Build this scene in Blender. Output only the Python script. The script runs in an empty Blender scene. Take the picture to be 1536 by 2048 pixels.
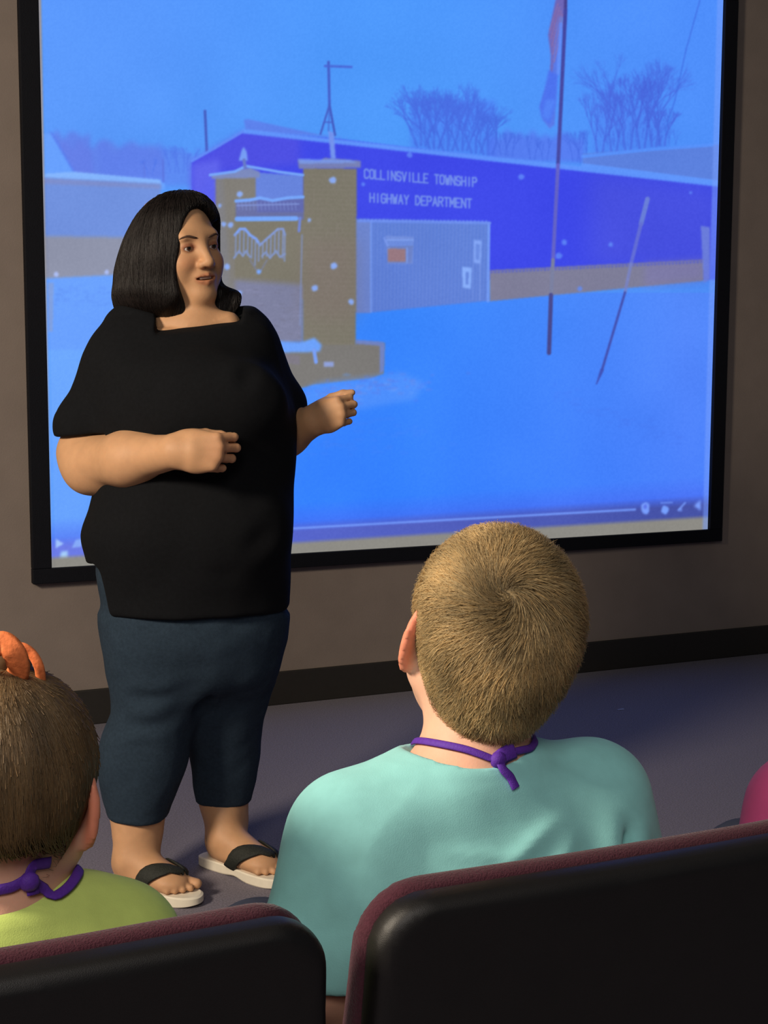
import bpy, math, random
import numpy as np
from mathutils import Vector, Matrix

random.seed(7)
RNG = np.random.default_rng(11)
COL = bpy.context.scene.collection

# ------------------------------------------------------------------ camera
FPX, PITCH, ROLL, YAW, HCAM = 2800.0, 0.1122, 0.0035, 0.4245, 1.22
cy_, sy_ = math.cos(YAW), math.sin(YAW)
fwH = np.array([0, math.cos(PITCH), -math.sin(PITCH)])          # heading frame: u right, v ahead, w up
rtH = np.array([1.0, 0, 0]); upH = np.cross(rtH, fwH)
rt2 = rtH * math.cos(ROLL) + upH * math.sin(ROLL)
up2 = upH * math.cos(ROLL) - rtH * math.sin(ROLL)

def ray(px, py):
    return fwH + rt2 * (px - 768) / FPX + up2 * (1024 - py) / FPX
def P(px, py, v):                     # point in the heading frame at distance v ahead
    r = ray(px, py); return r * (v / r[1]) + np.array([0, 0, HCAM])
def FLOOR(px, py, w=0.0):
    r = ray(px, py); t = (w - HCAM) / r[2]; return r * t + np.array([0, 0, HCAM])
def h2w(p):                           # heading frame -> world
    return np.array([p[0] * cy_ + p[1] * sy_, -p[0] * sy_ + p[1] * cy_, p[2]])
def proj_world(pts):                  # world points -> photo frame (used to lay the projected picture on its screen)
    u = pts[:, 0] * cy_ - pts[:, 1] * sy_; v = pts[:, 0] * sy_ + pts[:, 1] * cy_
    q = np.stack([u, v, pts[:, 2] - HCAM], 1)
    z = q @ fwH
    return 768 + FPX * (q @ rt2) / z, 1024 - FPX * (q @ up2) / z

cam = bpy.data.cameras.new('camera'); camo = bpy.data.objects.new('camera', cam); COL.objects.link(camo)
cam.sensor_fit = 'HORIZONTAL'; cam.sensor_width = 36; cam.lens = 36 * FPX / 1536
cam.clip_start = 0.02
Rw = np.stack([h2w(rt2), h2w(up2), -h2w(fwH)], 1)
camo.matrix_world = Matrix([[*Rw[0], 0], [*Rw[1], 0], [*Rw[2], HCAM], [0, 0, 0, 1]])
bpy.context.scene.camera = camo

# ------------------------------------------------------------------ objects
def lin(c):
    c = np.asarray(c, float) / 255.0
    return np.where(c <= 0.04045, c / 12.92, ((c + 0.055) / 1.055) ** 2.4)

def tag(o, label=None, cat=None, group=None, kind=None):
    if label: o['label'] = label
    if cat: o['category'] = cat
    if group: o['group'] = group
    if kind: o['kind'] = kind
    return o
def empty(name, loc, rz=0.0):
    o = bpy.data.objects.new(name, None); COL.objects.link(o)
    o.location = [float(x) for x in loc]; o.rotation_euler = (0, 0, rz); o.empty_display_size = 0.1
    return o
def mesh_obj(name, V, F, mat, parent=None, smooth=True, color=None, loc=None, rz=0.0):
    """V (n,3); F (m,k) array or list of tuples; color (n,3) linear tint."""
    me = bpy.data.meshes.new(name)
    V = np.ascontiguousarray(V, dtype=np.float32)
    if isinstance(F, np.ndarray):
        F = np.ascontiguousarray(F, dtype=np.int32); m, k = F.shape
        me.vertices.add(len(V)); me.vertices.foreach_set('co', V.ravel())
        me.loops.add(m * k); me.loops.foreach_set('vertex_index', F.ravel())
        me.polygons.add(m)
        me.polygons.foreach_set('loop_start', np.arange(0, m * k, k, dtype=np.int32))
        me.polygons.foreach_set('loop_total', np.full(m, k, dtype=np.int32))
        me.update(calc_edges=True)
    else:
        me.from_pydata([tuple(map(float, v)) for v in V], [], [tuple(f) for f in F]); me.update()
    if smooth: me.polygons.foreach_set('use_smooth', np.ones(len(me.polygons), dtype=bool))
    if color is not None:
        at = me.color_attributes.new('tint', 'FLOAT_COLOR', 'POINT')
        c = np.ones((len(V), 4), np.float32); c[:, :3] = color
        at.data.foreach_set('color', c.ravel())
    me.materials.append(mat)
    o = bpy.data.objects.new(name, me); COL.objects.link(o)
    if parent is not None: o.parent = parent
    if loc is not None: o.location = [float(x) for x in loc]
    if rz: o.rotation_euler = (0, 0, rz)
    return o

class MB:
    def __init__(s): s.V = []; s.F = []
    def add(s, V, F):
        n = len(s.V); s.V += [tuple(v) for v in V]; s.F += [tuple(i + n for i in f) for f in F]
    def box(s, a, b):
        x0, y0, z0 = a; x1, y1, z1 = b
        s.add([(x0,y0,z0),(x1,y0,z0),(x1,y1,z0),(x0,y1,z0),(x0,y0,z1),(x1,y0,z1),(x1,y1,z1),(x0,y1,z1)],
              [(0,3,2,1),(4,5,6,7),(0,1,5,4),(1,2,6,5),(2,3,7,6),(3,0,4,7)])
    def tube(s, pts, rad, n=8, flat=1.0, nrm=None):
        pts = [np.array(p, float) for p in pts]; rings = []
        if np.isscalar(rad): rad = [rad] * len(pts)
        ref = np.array(nrm if nrm is not None else (0, 0, 1.0))
        for i, p in enumerate(pts):
            t = pts[min(i + 1, len(pts) - 1)] - pts[max(i - 1, 0)]; t /= np.linalg.norm(t) + 1e-9
            a = ref - t * (ref @ t)
            if np.linalg.norm(a) < 1e-3: a = np.array([1.0, 0, 0]) - t * t[0]
            a /= np.linalg.norm(a); b = np.cross(t, a)
            rings.append([p + rad[i] * (math.cos(q) * a * flat + math.sin(q) * b) for q in [2 * math.pi * k / n for k in range(n)]])
        V = [v for r in rings for v in r]; F = []
        for i in range(len(pts) - 1):
            for k in range(n):
                F.append((i*n+k, i*n+(k+1)%n, (i+1)*n+(k+1)%n, (i+1)*n+k))
        F.append(tuple(range(n))[::-1]); F.append(tuple((len(pts)-1)*n + k for k in range(n)))
        s.add(V, F)
    def build(s, name, mat, parent=None, smooth=False, bevel=0.0, **kw):
        o = mesh_obj(name, np.array(s.V), s.F, mat, parent, smooth, **kw)
        if bevel:
            m = o.modifiers.new('bevel', 'BEVEL'); m.width = bevel; m.segments = 3; m.limit_method = 'ANGLE'
        return o

# ------------------------------------------------------------------ implicit surfaces
def smin(a, b, k):
    if k <= 0: return np.minimum(a, b)
    h = np.maximum(k - np.abs(a - b), 0) / k
    return np.minimum(a, b) - h * h * k * 0.25
def smax(a, b, k): return -smin(-a, -b, k)
A_ = lambda x: np.array(x, float)

def ell(c, r, M=None):
    c = A_(c); r = A_(r)
    def f(p):
        q = p - c
        if M is not None: q = q @ M
        k0 = np.linalg.norm(q / r, axis=1); k1 = np.linalg.norm(q / (r * r), axis=1) + 1e-9
        return k0 * (k0 - 1) / k1
    return f
def cap(a, b, ra, rb, side=None, s=1.0):
    a = A_(a); b = A_(b); ab = b - a; L = ab @ ab + 1e-12
    if side is not None: side = A_(side) / np.linalg.norm(side)
    def f(p):
        q = p - a; t = np.clip((q @ ab) / L, 0, 1); d = q - t[:, None] * ab
        if side is not None:
            m = d @ side; d = d + (m * (1 / s - 1))[:, None] * side
        return np.linalg.norm(d, axis=1) - (ra + (rb - ra) * t)
    return f
def box(c, h, r=0.0, M=None):
    c = A_(c); h = A_(h) - r
    def f(p):
        q = p - c
        if M is not None: q = q @ M
        q = np.abs(q) - h
        return np.linalg.norm(np.maximum(q, 0), axis=1) + np.minimum(q.max(1), 0) - r
    return f
def stack(rows, ang=0.0, n=2.2, kend=0.03):
    """rows: (w, uc, vc, a, b) cross-sections, smooth in between."""
    R = np.array(sorted(rows), float); W = R[:, 0]
    wd = np.linspace(W[0], W[-1], 160); T = np.zeros((160, 4))
    tan = np.gradient(R[:, 1:], W, axis=0) if len(W) > 2 else None
    for i in range(len(W) - 1):
        m = (wd >= W[i]) & (wd <= W[i+1]); h = W[i+1] - W[i]; t = (wd[m] - W[i]) / h
        t = t[:, None]
        if tan is None: T[m] = R[i, 1:] * (1 - t) + R[i+1, 1:] * t
        else:
            T[m] = (2*t**3-3*t**2+1)*R[i,1:] + (t**3-2*t**2+t)*h*tan[i] + (-2*t**3+3*t**2)*R[i+1,1:] + (t**3-t**2)*h*tan[i+1]
    ca, sa = math.cos(ang), math.sin(ang)
    def f(p):
        w = p[:, 2]; u0, v0, a, b = [np.interp(w, wd, T[:, j]) for j in range(4)]
        du = p[:, 0] - u0; dv = p[:, 1] - v0
        x = du * ca + dv * sa; y = -du * sa + dv * ca
        k = ((np.abs(x) / a) ** n + (np.abs(y) / b) ** n) ** (1 / n)
        d = (k - 1) * np.minimum(a, b)
        far = np.sqrt(x * x + y * y) - np.maximum(a, b)
        d = np.maximum(d, far)
        return smax(smax(d, w - W[-1], kend), W[0] - w, kend)
    return f

def field(p, prims):
    d = np.full(len(p), 9.0)
    for op, fn, k in prims:
        if op == '+': d = smin(d, fn(p), k)
        elif op == '-': d = smax(d, -fn(p), k)
        elif op == '&': d = smax(d, fn(p), k)
        else: d = fn(p, d)
    return d
def group(prims, c, M, s=1.0, bound=None):
    """sub-figure in its own frame: columns of M are its axes."""
    c = A_(c); M = A_(M)
    def f(p):
        q = (p - c) @ M / s
        if bound is not None:
            far = np.linalg.norm(q, axis=1) - bound
            out = np.maximum(far, 0.02) * s
            m = far < 0.02
            if m.any(): out[m] = field(q[m], prims) * s
            out[~m] = np.maximum(out[~m], 0.02 * s)
            return out
        return field(q, prims) * s
    return f
def chain(pts, k, **kw):
    return [('+', cap(pts[i][0], pts[i+1][0], pts[i][1], pts[i+1][1], **kw), k) for i in range(len(pts) - 1)]
def axes(x, y):
    x = A_(x); x /= np.linalg.norm(x); y = A_(y); y = y - x * (x @ y); y /= np.linalg.norm(y)
    return np.stack([x, y, np.cross(x, y)], 1)

def surf(prims, lo, hi, h, B=12, zfine=None):
    """surface nets over a sparse block grid; zfine=(z0,hz) uses a finer step above z0."""
    xs = np.arange(lo[0], hi[0] + h, h); ys = np.arange(lo[1], hi[1] + h, h)
    if zfine: zs = np.concatenate([np.arange(lo[2], zfine[0], h), np.arange(zfine[0], hi[2] + zfine[1], zfine[1])])
    else: zs = np.arange(lo[2], hi[2] + h, h)
    def pad(a):
        n = (-(len(a) - 1)) % B; st = a[-1] - a[-2]
        return np.concatenate([a, a[-1] + st * np.arange(1, n + 1)])
    xs, ys, zs = pad(xs), pad(ys), pad(zs); N = [len(xs), len(ys), len(zs)]; nb = [(n - 1) // B for n in N]
    bi = np.stack(np.meshgrid(*[np.arange(n) for n in nb], indexing='ij'), -1).reshape(-1, 3)
    p0 = np.stack([xs[bi[:,0]*B], ys[bi[:,1]*B], zs[bi[:,2]*B]], 1); p1 = np.stack([xs[bi[:,0]*B+B], ys[bi[:,1]*B+B], zs[bi[:,2]*B+B]], 1)
    cen = (p0 + p1) / 2; hb = np.linalg.norm(p1 - p0, axis=1) / 2
    E = []; d = np.full(len(cen), 9.0)
    for op, fn, k in prims:
        if op == 'f': d = fn(cen, d); E.append(None); continue
        e = fn(cen); E.append(e)
        d = smin(d, e, k) if op == '+' else (smax(d, -e, k) if op == '-' else smax(d, e, k))
    act = np.where(np.abs(d) < hb * 1.7 + 0.012)[0]
    loc = np.stack(np.meshgrid(*[np.arange(B + 1)] * 3, indexing='ij'), -1)
    gid = lambda i, j, k: (i * N[1] + j) * N[2] + k
    VID = []; VP = []; Q = []
    lf = loc.reshape(-1, 3)
    for b in act:
        i0, j0, k0 = bi[b] * B
        pts = np.stack([xs[i0 + lf[:,0]], ys[j0 + lf[:,1]], zs[k0 + lf[:,2]]], 1)
        sub = [pr for pr, e in zip(prims, E) if e is None or pr[0] == '&' or e[b] < hb[b] * 2.2 + pr[2] + 0.04]
        if not any(s[0] == '+' for s in sub): continue
        val = field(pts, sub).reshape(B+1, B+1, B+1)
        sg = val < 0
        if sg.all() or not sg.any(): continue
        G = pts.reshape(B+1, B+1, B+1, 3)
        acc = np.zeros((B, B, B, 3)); cnt = np.zeros((B, B, B))
        for ax in range(3):
            sl0 = [slice(None)] * 3; sl1 = [slice(None)] * 3; sl0[ax] = slice(0, B); sl1[ax] = slice(1, B+1)
            a = val[tuple(sl0)]; c = val[tuple(sl1)]; ch = (a < 0) != (c < 0)
            t = np.where(ch, a / np.where(ch, a - c, 1), 0)
            X = G[tuple(sl0)] * (1 - t[..., None]) + G[tuple(sl1)] * t[..., None]
            o1, o2 = [q for q in range(3) if q != ax]
            for s1 in (0, 1):
                for s2 in (0, 1):
                    s = [slice(None)] * 3; s[o1] = slice(s1, s1 + B); s[o2] = slice(s2, s2 + B); s = tuple(s)
                    m = ch[s]; acc += np.where(m[..., None], X[s], 0); cnt += m
            idx = np.argwhere(ch[:B, :B, :B])
            if len(idx):
                inside = a[idx[:,0], idx[:,1], idx[:,2]] < 0
                g = idx + np.array([i0, j0, k0]); e1 = np.zeros(3, int); e2 = np.zeros(3, int)
                e1[(ax + 1) % 3] = 1; e2[(ax + 2) % 3] = 1
                c0 = g - e1 - e2; c1 = g - e2; c2 = g; c3 = g - e1
                q = np.stack([gid(*c.T) for c in (c0, c1, c2, c3)], 1)
                q[~inside] = q[~inside][:, ::-1]
                Q.append(q)
        m = cnt > 0; ii = np.argwhere(m)
        VID.append(gid(*(ii + np.array([i0, j0, k0])).T)); VP.append(acc[m] / cnt[m][:, None])
    VID = np.concatenate(VID); VP = np.concatenate(VP); Q = np.concatenate(Q)
    o = np.argsort(VID); VID = VID[o]; VP = VP[o]
    ix = np.clip(np.searchsorted(VID, Q), 0, len(VID) - 1); ok = (VID[ix] == Q).all(1)
    F = ix[ok]
    used = np.unique(F); re = np.full(len(VP), -1); re[used] = np.arange(len(used))
    return VP[used], re[F]
def grooves(segs):
    """soft cloth folds: list of (a, b, width, depth)"""
    S = [(A_(a), A_(b_), w_, dp) for a, b_, w_, dp in segs]
    def f(p, d):
        add = np.zeros(len(p))
        for a, b_, w_, dp in S:
            ab = b_ - a; t = np.clip(((p - a) @ ab) / (ab @ ab), 0, 1); r = np.linalg.norm(p - a - t[:, None] * ab, axis=1)
            e = np.sin(np.clip(t, 0, 1) * math.pi)
            add += dp * e * (np.exp(-(r / w_) ** 2) - .55 * np.exp(-((r - 1.7 * w_) / w_) ** 2))
        return d + add
    return f
def grad(fn, p, e=0.002):
    g = np.stack([fn(p + np.eye(3)[i] * e) - fn(p - np.eye(3)[i] * e) for i in range(3)], 1)
    return g / (np.linalg.norm(g, axis=1, keepdims=True) + 1e-9)
def wob(p, f=1.0, ph=0.0):
    x, y, z = p.T * f
    return (np.sin(x*1.0+2.1*np.sin(z*.7+ph)+ph) + np.sin(y*1.3+1.7*np.sin(x*.8+ph*2)) + np.sin(z*1.1+1.9*np.sin(y*.9+ph*3))) / 3

def spline(pts, n=8):
    pts = [A_(p) for p in pts]; out = []
    q = [pts[0]] + pts + [pts[-1]]
    for i in range(1, len(q) - 2):
        for t in np.linspace(0, 1, n, endpoint=False):
            out.append(.5 * ((2*q[i]) + (-q[i-1]+q[i+1])*t + (2*q[i-1]-5*q[i]+4*q[i+1]-q[i+2])*t*t + (-q[i-1]+3*q[i]-3*q[i+1]+q[i+2])*t**3))
    out.append(pts[-1]); return out


def strands(name, roots, paths, rad, mat, parent, tint, base=None, tipfrac=0.15):
    """paths (n,m,3): thin three-sided tapered strands, joined with the base cap into one mesh."""
    n, m, _ = paths.shape
    T = np.gradient(paths, axis=1); T /= np.linalg.norm(T, axis=2, keepdims=True) + 1e-9
    ref = RNG.normal(size=(n, 1, 3)); Aa = ref - T * (ref * T).sum(2, keepdims=True); Aa /= np.linalg.norm(Aa, axis=2, keepdims=True) + 1e-9
    Bb = np.cross(T, Aa); r = (rad * np.linspace(1, tipfrac, m) ** 0.6)[None, :, None]
    if np.ndim(rad) == 0: pass
    rings = [paths + r * (math.cos(q) * Aa + math.sin(q) * Bb) for q in (0, 2.094, 4.189)]
    V = np.stack(rings, 2).reshape(n * m * 3, 3)
    f = []
    for i in range(m - 1):
        for k in range(3): f.append((i*3+k, i*3+(k+1)%3, (i+1)*3+(k+1)%3, (i+1)*3+k))
    f = np.array(f); F = (f[None] + (np.arange(n) * m * 3)[:, None, None]).reshape(-1, 4)
    C = np.repeat(tint, m * 3, axis=0)
    if base is not None:
        bV, bF, bC = base; F = np.concatenate([bF, F + len(bV)]); V = np.concatenate([bV, V]); C = np.concatenate([bC, C])
    return mesh_obj(name, V, F, mat, parent, True, C)

# ------------------------------------------------------------------ materials
def mat(name, col, rough=0.6, metal=0.0, spec=0.5, noise=0.0, nscale=60, bump=0.0, bscale=200, tint=False, sss=0.0, sheen=0.0, coat=0.0):
    m = bpy.data.materials.new(name); m.use_nodes = True; nt = m.node_tree; N = nt.nodes; L = nt.links
    b = N['Principled BSDF']; c = lin(col)
    b.inputs['Roughness'].default_value = rough; b.inputs['Metallic'].default_value = metal
    b.inputs['Specular IOR Level'].default_value = spec
    if sheen: b.inputs['Sheen Weight'].default_value = sheen
    if coat: b.inputs['Coat Weight'].default_value = coat
    if sss:
        b.inputs['Subsurface Weight'].default_value = sss; b.inputs['Subsurface Radius'].default_value = (0.012, 0.004, 0.002); b.inputs['Subsurface Scale'].default_value = 1.0
    tc = N.new('ShaderNodeTexCoord')
    rgb = N.new('ShaderNodeRGB'); rgb.outputs[0].default_value = (*c, 1); cur = rgb.outputs[0]
    if tint:
        a = N.new('ShaderNodeVertexColor'); a.layer_name = 'tint'
        x = N.new('ShaderNodeMix'); x.data_type = 'RGBA'; x.blend_type = 'MULTIPLY'; x.inputs[0].default_value = 1
        L.new(cur, x.inputs[6]); L.new(a.outputs[0], x.inputs[7]); cur = x.outputs[2]
    n = N.new('ShaderNodeTexNoise'); n.inputs['Scale'].default_value = nscale; n.inputs['Detail'].default_value = 4
    L.new(tc.outputs['Object'], n.inputs['Vector'])
    r = N.new('ShaderNodeMapRange'); r.inputs[1].default_value = 0.3; r.inputs[2].default_value = 0.7
    r.inputs[3].default_value = 1 - noise; r.inputs[4].default_value = 1 + noise; L.new(n.outputs[0], r.inputs[0])
    x = N.new('ShaderNodeVectorMath'); x.operation = 'SCALE'; L.new(cur, x.inputs[0]); L.new(r.outputs[0], x.inputs[3])
    L.new(x.outputs[0], b.inputs['Base Color'])
    if bump:
        n2 = N.new('ShaderNodeTexNoise'); n2.inputs['Scale'].default_value = bscale; n2.inputs['Detail'].default_value = 3
        L.new(tc.outputs['Object'], n2.inputs['Vector'])
        bp = N.new('ShaderNodeBump'); bp.inputs['Strength'].default_value = bump; bp.inputs['Distance'].default_value = 0.002
        L.new(n2.outputs[0], bp.inputs['Height']); L.new(bp.outputs[0], b.inputs['Normal'])
    return m
# ------------------------------------------------------------------ room
WALL_Y = 4.525
SX0, SX1, SZ0, SZ1 = 0.8606, 3.4504, 0.533, 2.568      # the lit cloth of the screen
m_wall = mat('taupe_wall_paint', (140, 127, 118), 0.85, spec=0.2, noise=0.05, nscale=9, bump=0.25, bscale=260)
m_carpet = mat('blue_grey_carpet', (118, 111, 122), 0.95, spec=0.05, noise=0.32, nscale=230, bump=1.0, bscale=420, sheen=0.1)
m_base = mat('dark_vinyl_baseboard', (47, 44, 41), 0.55, spec=0.3, noise=0.05)
b = MB(); b.box((-3.2, WALL_Y, 0), (7.5, WALL_Y + 0.12, 3.3)); w = b.build('wall_front', m_wall); tag(w, kind='structure')
b = MB(); b.box((-3.2, -2.5, -0.05), (7.5, WALL_Y + 0.12, 0)); w = b.build('floor', m_carpet); tag(w, kind='structure')
b = MB(); b.box((-3.2, WALL_Y - 0.012, 0), (7.5, WALL_Y, 0.118)); w = b.build('baseboard_front', m_base, bevel=0.004); tag(w, kind='structure')

# ------------------------------------------------------------------ the projected picture
X0, Y0, IW, IH = 40, -330, 1440, 1500
img = np.zeros((IH, IW, 3))
YY, XX = np.mgrid[0:IH, 0:IW]; XX = XX + X0; YY = YY + Y0
def blur(a, r):
    if r < 1: return a
    for ax in (0, 1):
        for _ in range(2):
            pd = [(0, 0)] * a.ndim; pd[ax] = (r + 1, r); c = np.cumsum(np.pad(a, pd, mode='edge'), axis=ax)
            sl1 = [slice(None)] * a.ndim; sl0 = [slice(None)] * a.ndim; sl1[ax] = slice(2*r+1, None); sl0[ax] = slice(0, -(2*r+1))
            a = (c[tuple(sl1)] - c[tuple(sl0)]) / (2*r+1)
    return a
def put(mask, col, x0, y0):
    h, w_ = mask.shape; s = img[y0:y0+h, x0:x0+w_]; s += (np.array(col, float) - s) * mask[..., None]
def poly(pts, col, al=1.0, soft=1):
    p = np.array(pts, float); m = 4 + soft * 2
    xa, ya = max(int(p[:,0].min()) - m - X0, 0), max(int(p[:,1].min()) - m - Y0, 0)
    xb, yb = min(int(p[:,0].max()) + m - X0, IW), min(int(p[:,1].max()) + m - Y0, IH)
    if xb <= xa or yb <= ya: return
    x = XX[ya:yb, xa:xb] + 0.5; y = YY[ya:yb, xa:xb] + 0.5; ins = np.zeros(x.shape, bool)
    for i in range(len(p)):
        (ax, ay), (bx, by) = p[i], p[(i + 1) % len(p)]
        if ay == by: continue
        c = ((ay > y) != (by > y)) & (x < (bx - ax) * (y - ay) / (by - ay) + ax); ins ^= c
    put(blur(ins.astype(float), soft) * al, col, xa, ya)
def line(a, b_, wd, col, al=1.0, wd2=None):
    wd2 = wd if wd2 is None else wd2; m = int(max(wd, wd2)) + 3
    xa, xb = int(min(a[0], b_[0])) - m - X0, int(max(a[0], b_[0])) + m - X0
    ya, yb = int(min(a[1], b_[1])) - m - Y0, int(max(a[1], b_[1])) + m - Y0
    xa, ya, xb, yb = max(xa, 0), max(ya, 0), min(xb, IW), min(yb, IH)
    if xb <= xa or yb <= ya: return
    x = XX[ya:yb, xa:xb]; y = YY[ya:yb, xa:xb]; d = np.array(b_, float) - a; L = d @ d + 1e-6
    t = np.clip(((x - a[0]) * d[0] + (y - a[1]) * d[1]) / L, 0, 1)
    r = np.hypot(x - a[0] - t * d[0], y - a[1] - t * d[1]); w_ = (wd + (wd2 - wd) * t) / 2
    put(np.clip(w_ - r + 0.7, 0, 1) * np.clip(w_ * 2, .25, 1) * al, col, xa, ya)
def plines(pts, wd, col, al=1.0):
    for i in range(len(pts) - 1): line(pts[i], pts[i + 1], wd, col, al)
def blob(x, y, r, col, al=1.0, ry=None):
    k = [(x + r * math.cos(q) * random.uniform(.8, 1.15), y + (ry or r) * math.sin(q) * random.uniform(.8, 1.15)) for q in np.linspace(0, 6.28, 11)[:-1]]
    poly(k, col, al, 1)
def smoothn(sc, seed):
    r = np.random.default_rng(seed); g = r.random((IH // sc + 3, IW // sc + 3))
    yi = (YY - Y0) / sc; xi = (XX - X0) / sc; y0 = yi.astype(int); x0 = xi.astype(int); fy = yi - y0; fx = xi - x0
    fy = fy*fy*(3-2*fy); fx = fx*fx*(3-2*fx)
    return (g[y0,x0]*(1-fx)+g[y0,x0+1]*fx)*(1-fy) + (g[y0+1,x0]*(1-fx)+g[y0+1,x0+1]*fx)*fy

# sky and snow, the screen's central bright spot painted into their colours
t = np.clip((YY + 50) / 450, 0, 1)[..., None]; lx = np.clip((XX - 90) / 1340, 0, 1)[..., None]
sky = np.array([82, 150, 255]) * (1 - lx) + np.array([74, 141, 255]) * lx
sky = sky + (np.array([68, 153, 255]) - sky) * np.exp(-((lx - .5) / .3) ** 2) * .8
sky = sky * (1 - t * .02) + np.array([2, 4, 0]) * t
img[:] = sky
snow = np.array([104, 168, 255]) * np.clip(1 - lx * 2.6, 0, 1) + np.array([46, 134, 255]) * np.clip(1 - np.abs(lx - .5) * 2.2, 0, 1) + np.array([80, 136, 252]) * np.clip(lx * 2.1 - 1.1, 0, 1)
wsum = np.clip(1 - lx * 2.6, 0, 1) + np.clip(1 - np.abs(lx - .5) * 2.2, 0, 1) + np.clip(lx * 2.1 - 1.1, 0, 1)
snow = snow / wsum
low = np.clip((YY - 560) / 500, 0, 1)[..., None]
snow = snow + np.array([-8, -8, 4]) * low
gm = (YY > 585).astype(float)[..., None]
img[:] = img * (1 - gm) + snow * gm
# distant haze trees
def mass(x0, x1, top, bot, col, al, seed, sc=26, amp=26):
    r = np.random.default_rng(seed); xs = np.arange(x0, x1 + 1, sc / 2)
    ys = top + amp * (r.random(len(xs)) - .5)
    poly([(x0, bot)] + list(zip(xs, ys)) + [(x1, bot)], col, al, 5)
mass(88, 190, 268, 360, (92, 122, 232), .8, 1); mass(120, 330, 292, 360, (94, 122, 232), .75, 2, amp=30); mass(200, 395, 300, 372, (88, 124, 238), .6, 3, amp=40)
mass(975, 1170, 268, 325, (82, 112, 238), .7, 4, amp=26)
def tree(x, y, h, sp, col, al, seed, wd=5, depth=6, n0=3):
    r = random.Random(seed)
    def br(px, py, ang, L, w_, d):
        qx, qy = px + L * math.sin(ang), py - L * math.cos(ang)
        line((px, py), (qx, qy), w_, col, al, w_ * .7)
        if d == 0: return
        for _ in range(r.choice((2, 3)) if d > 1 else 3):
            br(qx, qy, ang * .93 + r.uniform(-.42, .42), L * r.uniform(.62, .86), w_ * .66, d - 1)
    for i in range(n0):
        a = (i - (n0 - 1) / 2) * sp
        br(x + (i - (n0 - 1) / 2) * 9, y, a, h * r.uniform(.24, .3), wd, depth)
tc_ = (62, 104, 226)
mass(822, 992, 212, 330, (70, 114, 244), .45, 8, amp=36); mass(1186, 1338, 205, 320, (74, 114, 238), .3, 18, amp=50)
for k in range(260):
    q_ = random.uniform(0, 6.28); r_ = random.random() ** .5; bx, by = 902 + 82 * r_ * math.cos(q_), 262 + 78 * r_ * math.sin(q_)
    if by < 300: line((bx, by), (bx + (bx - 900) * .09 + random.uniform(-4, 4), by - random.uniform(8, 18)), 1.6, (60, 102, 226), .45)
for k in range(240):
    q_ = random.uniform(0, 6.28); r_ = random.random() ** .5; bx, by = 1262 + 70 * r_ * math.cos(q_), 240 + 84 * r_ * math.sin(q_)
    if by < 296: line((bx, by), (bx + (bx - 1262) * .09 + random.uniform(-4, 4), by - random.uniform(8, 18)), 1.6, (64, 98, 222), .45)
for i, (tx, ty, hh) in enumerate([(842, 290, 110), (868, 296, 116), (896, 300, 118), (925, 300, 118), (952, 305, 105), (976, 308, 85)]):
    tree(tx, ty, hh, .35, tc_, .6, 20 + i, 5, 6, 3)
for i, (tx, ty, hh) in enumerate([(1006, 310, 60), (1020, 312, 55), (1065, 318, 58), (1090, 320, 50), (1150, 322, 74), (1165, 325, 80)]):
    tree(tx, ty, hh, .3, tc_, .5, 40 + i, 3, 4, 2)
for i, (tx, ty, hh) in enumerate([(1200, 312, 128), (1228, 310, 150), (1256, 305, 172), (1284, 300, 165), (1308, 292, 145), (1325, 290, 80)]):
    tree(tx, ty, hh, .26, (66, 100, 222), .6, 60 + i, 4.6, 6, 2)
tree(1345, 300, 50, .3, tc_, .3, 70, 2.5, 4, 2)
for i, (tx, ty, hh) in enumerate([(345, 345, 62), (362, 345, 66), (380, 340, 50), (300, 350, 40)]): tree(tx, ty, hh, .3, (72, 116, 235), .45, 80 + i, 2.6, 4, 2)
line((410, 222), (414, 312), 5, (58, 86, 190), .95); line((326, 320), (327, 366), 3, (80, 105, 215), .7); line((288, 325), (289, 356), 2.4, (85, 112, 220), .6)
# left house
poly([(40, 268), (104, 268), (150, 346), (330, 366), (330, 380), (40, 380)], (96, 158, 255), 1)
poly([(98, 262), (108, 268), (152, 345), (148, 348)], (80, 120, 238), .7)
poly([(150, 344), (322, 360), (322, 370), (90, 356), (90, 348)], (128, 180, 255), 1)
poly([(40, 354), (322, 368), (322, 640), (40, 640)], (106, 142, 222), 1, 2)
poly([(40, 354), (322, 369), (322, 378), (40, 366)], (122, 138, 200), .8, 2)
poly([(40, 472), (322, 476), (322, 640), (40, 640)], (138, 144, 168), 1, 3)
poly([(40, 560), (330, 545), (330, 700), (40, 700)], (98, 158, 255), 1, 2)
for k in range(70): blob(random.uniform(108, 240), random.uniform(572, 612), random.uniform(3, 8), (86, 140, 240), .25, 3)
for x_, y_ in ((113, 549), (214, 545)): blob(x_, y_, 5, (170, 190, 250), .9)
poly([(96, 566), (108, 566), (106, 664), (98, 664)], (128, 156, 214), .8)
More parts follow.
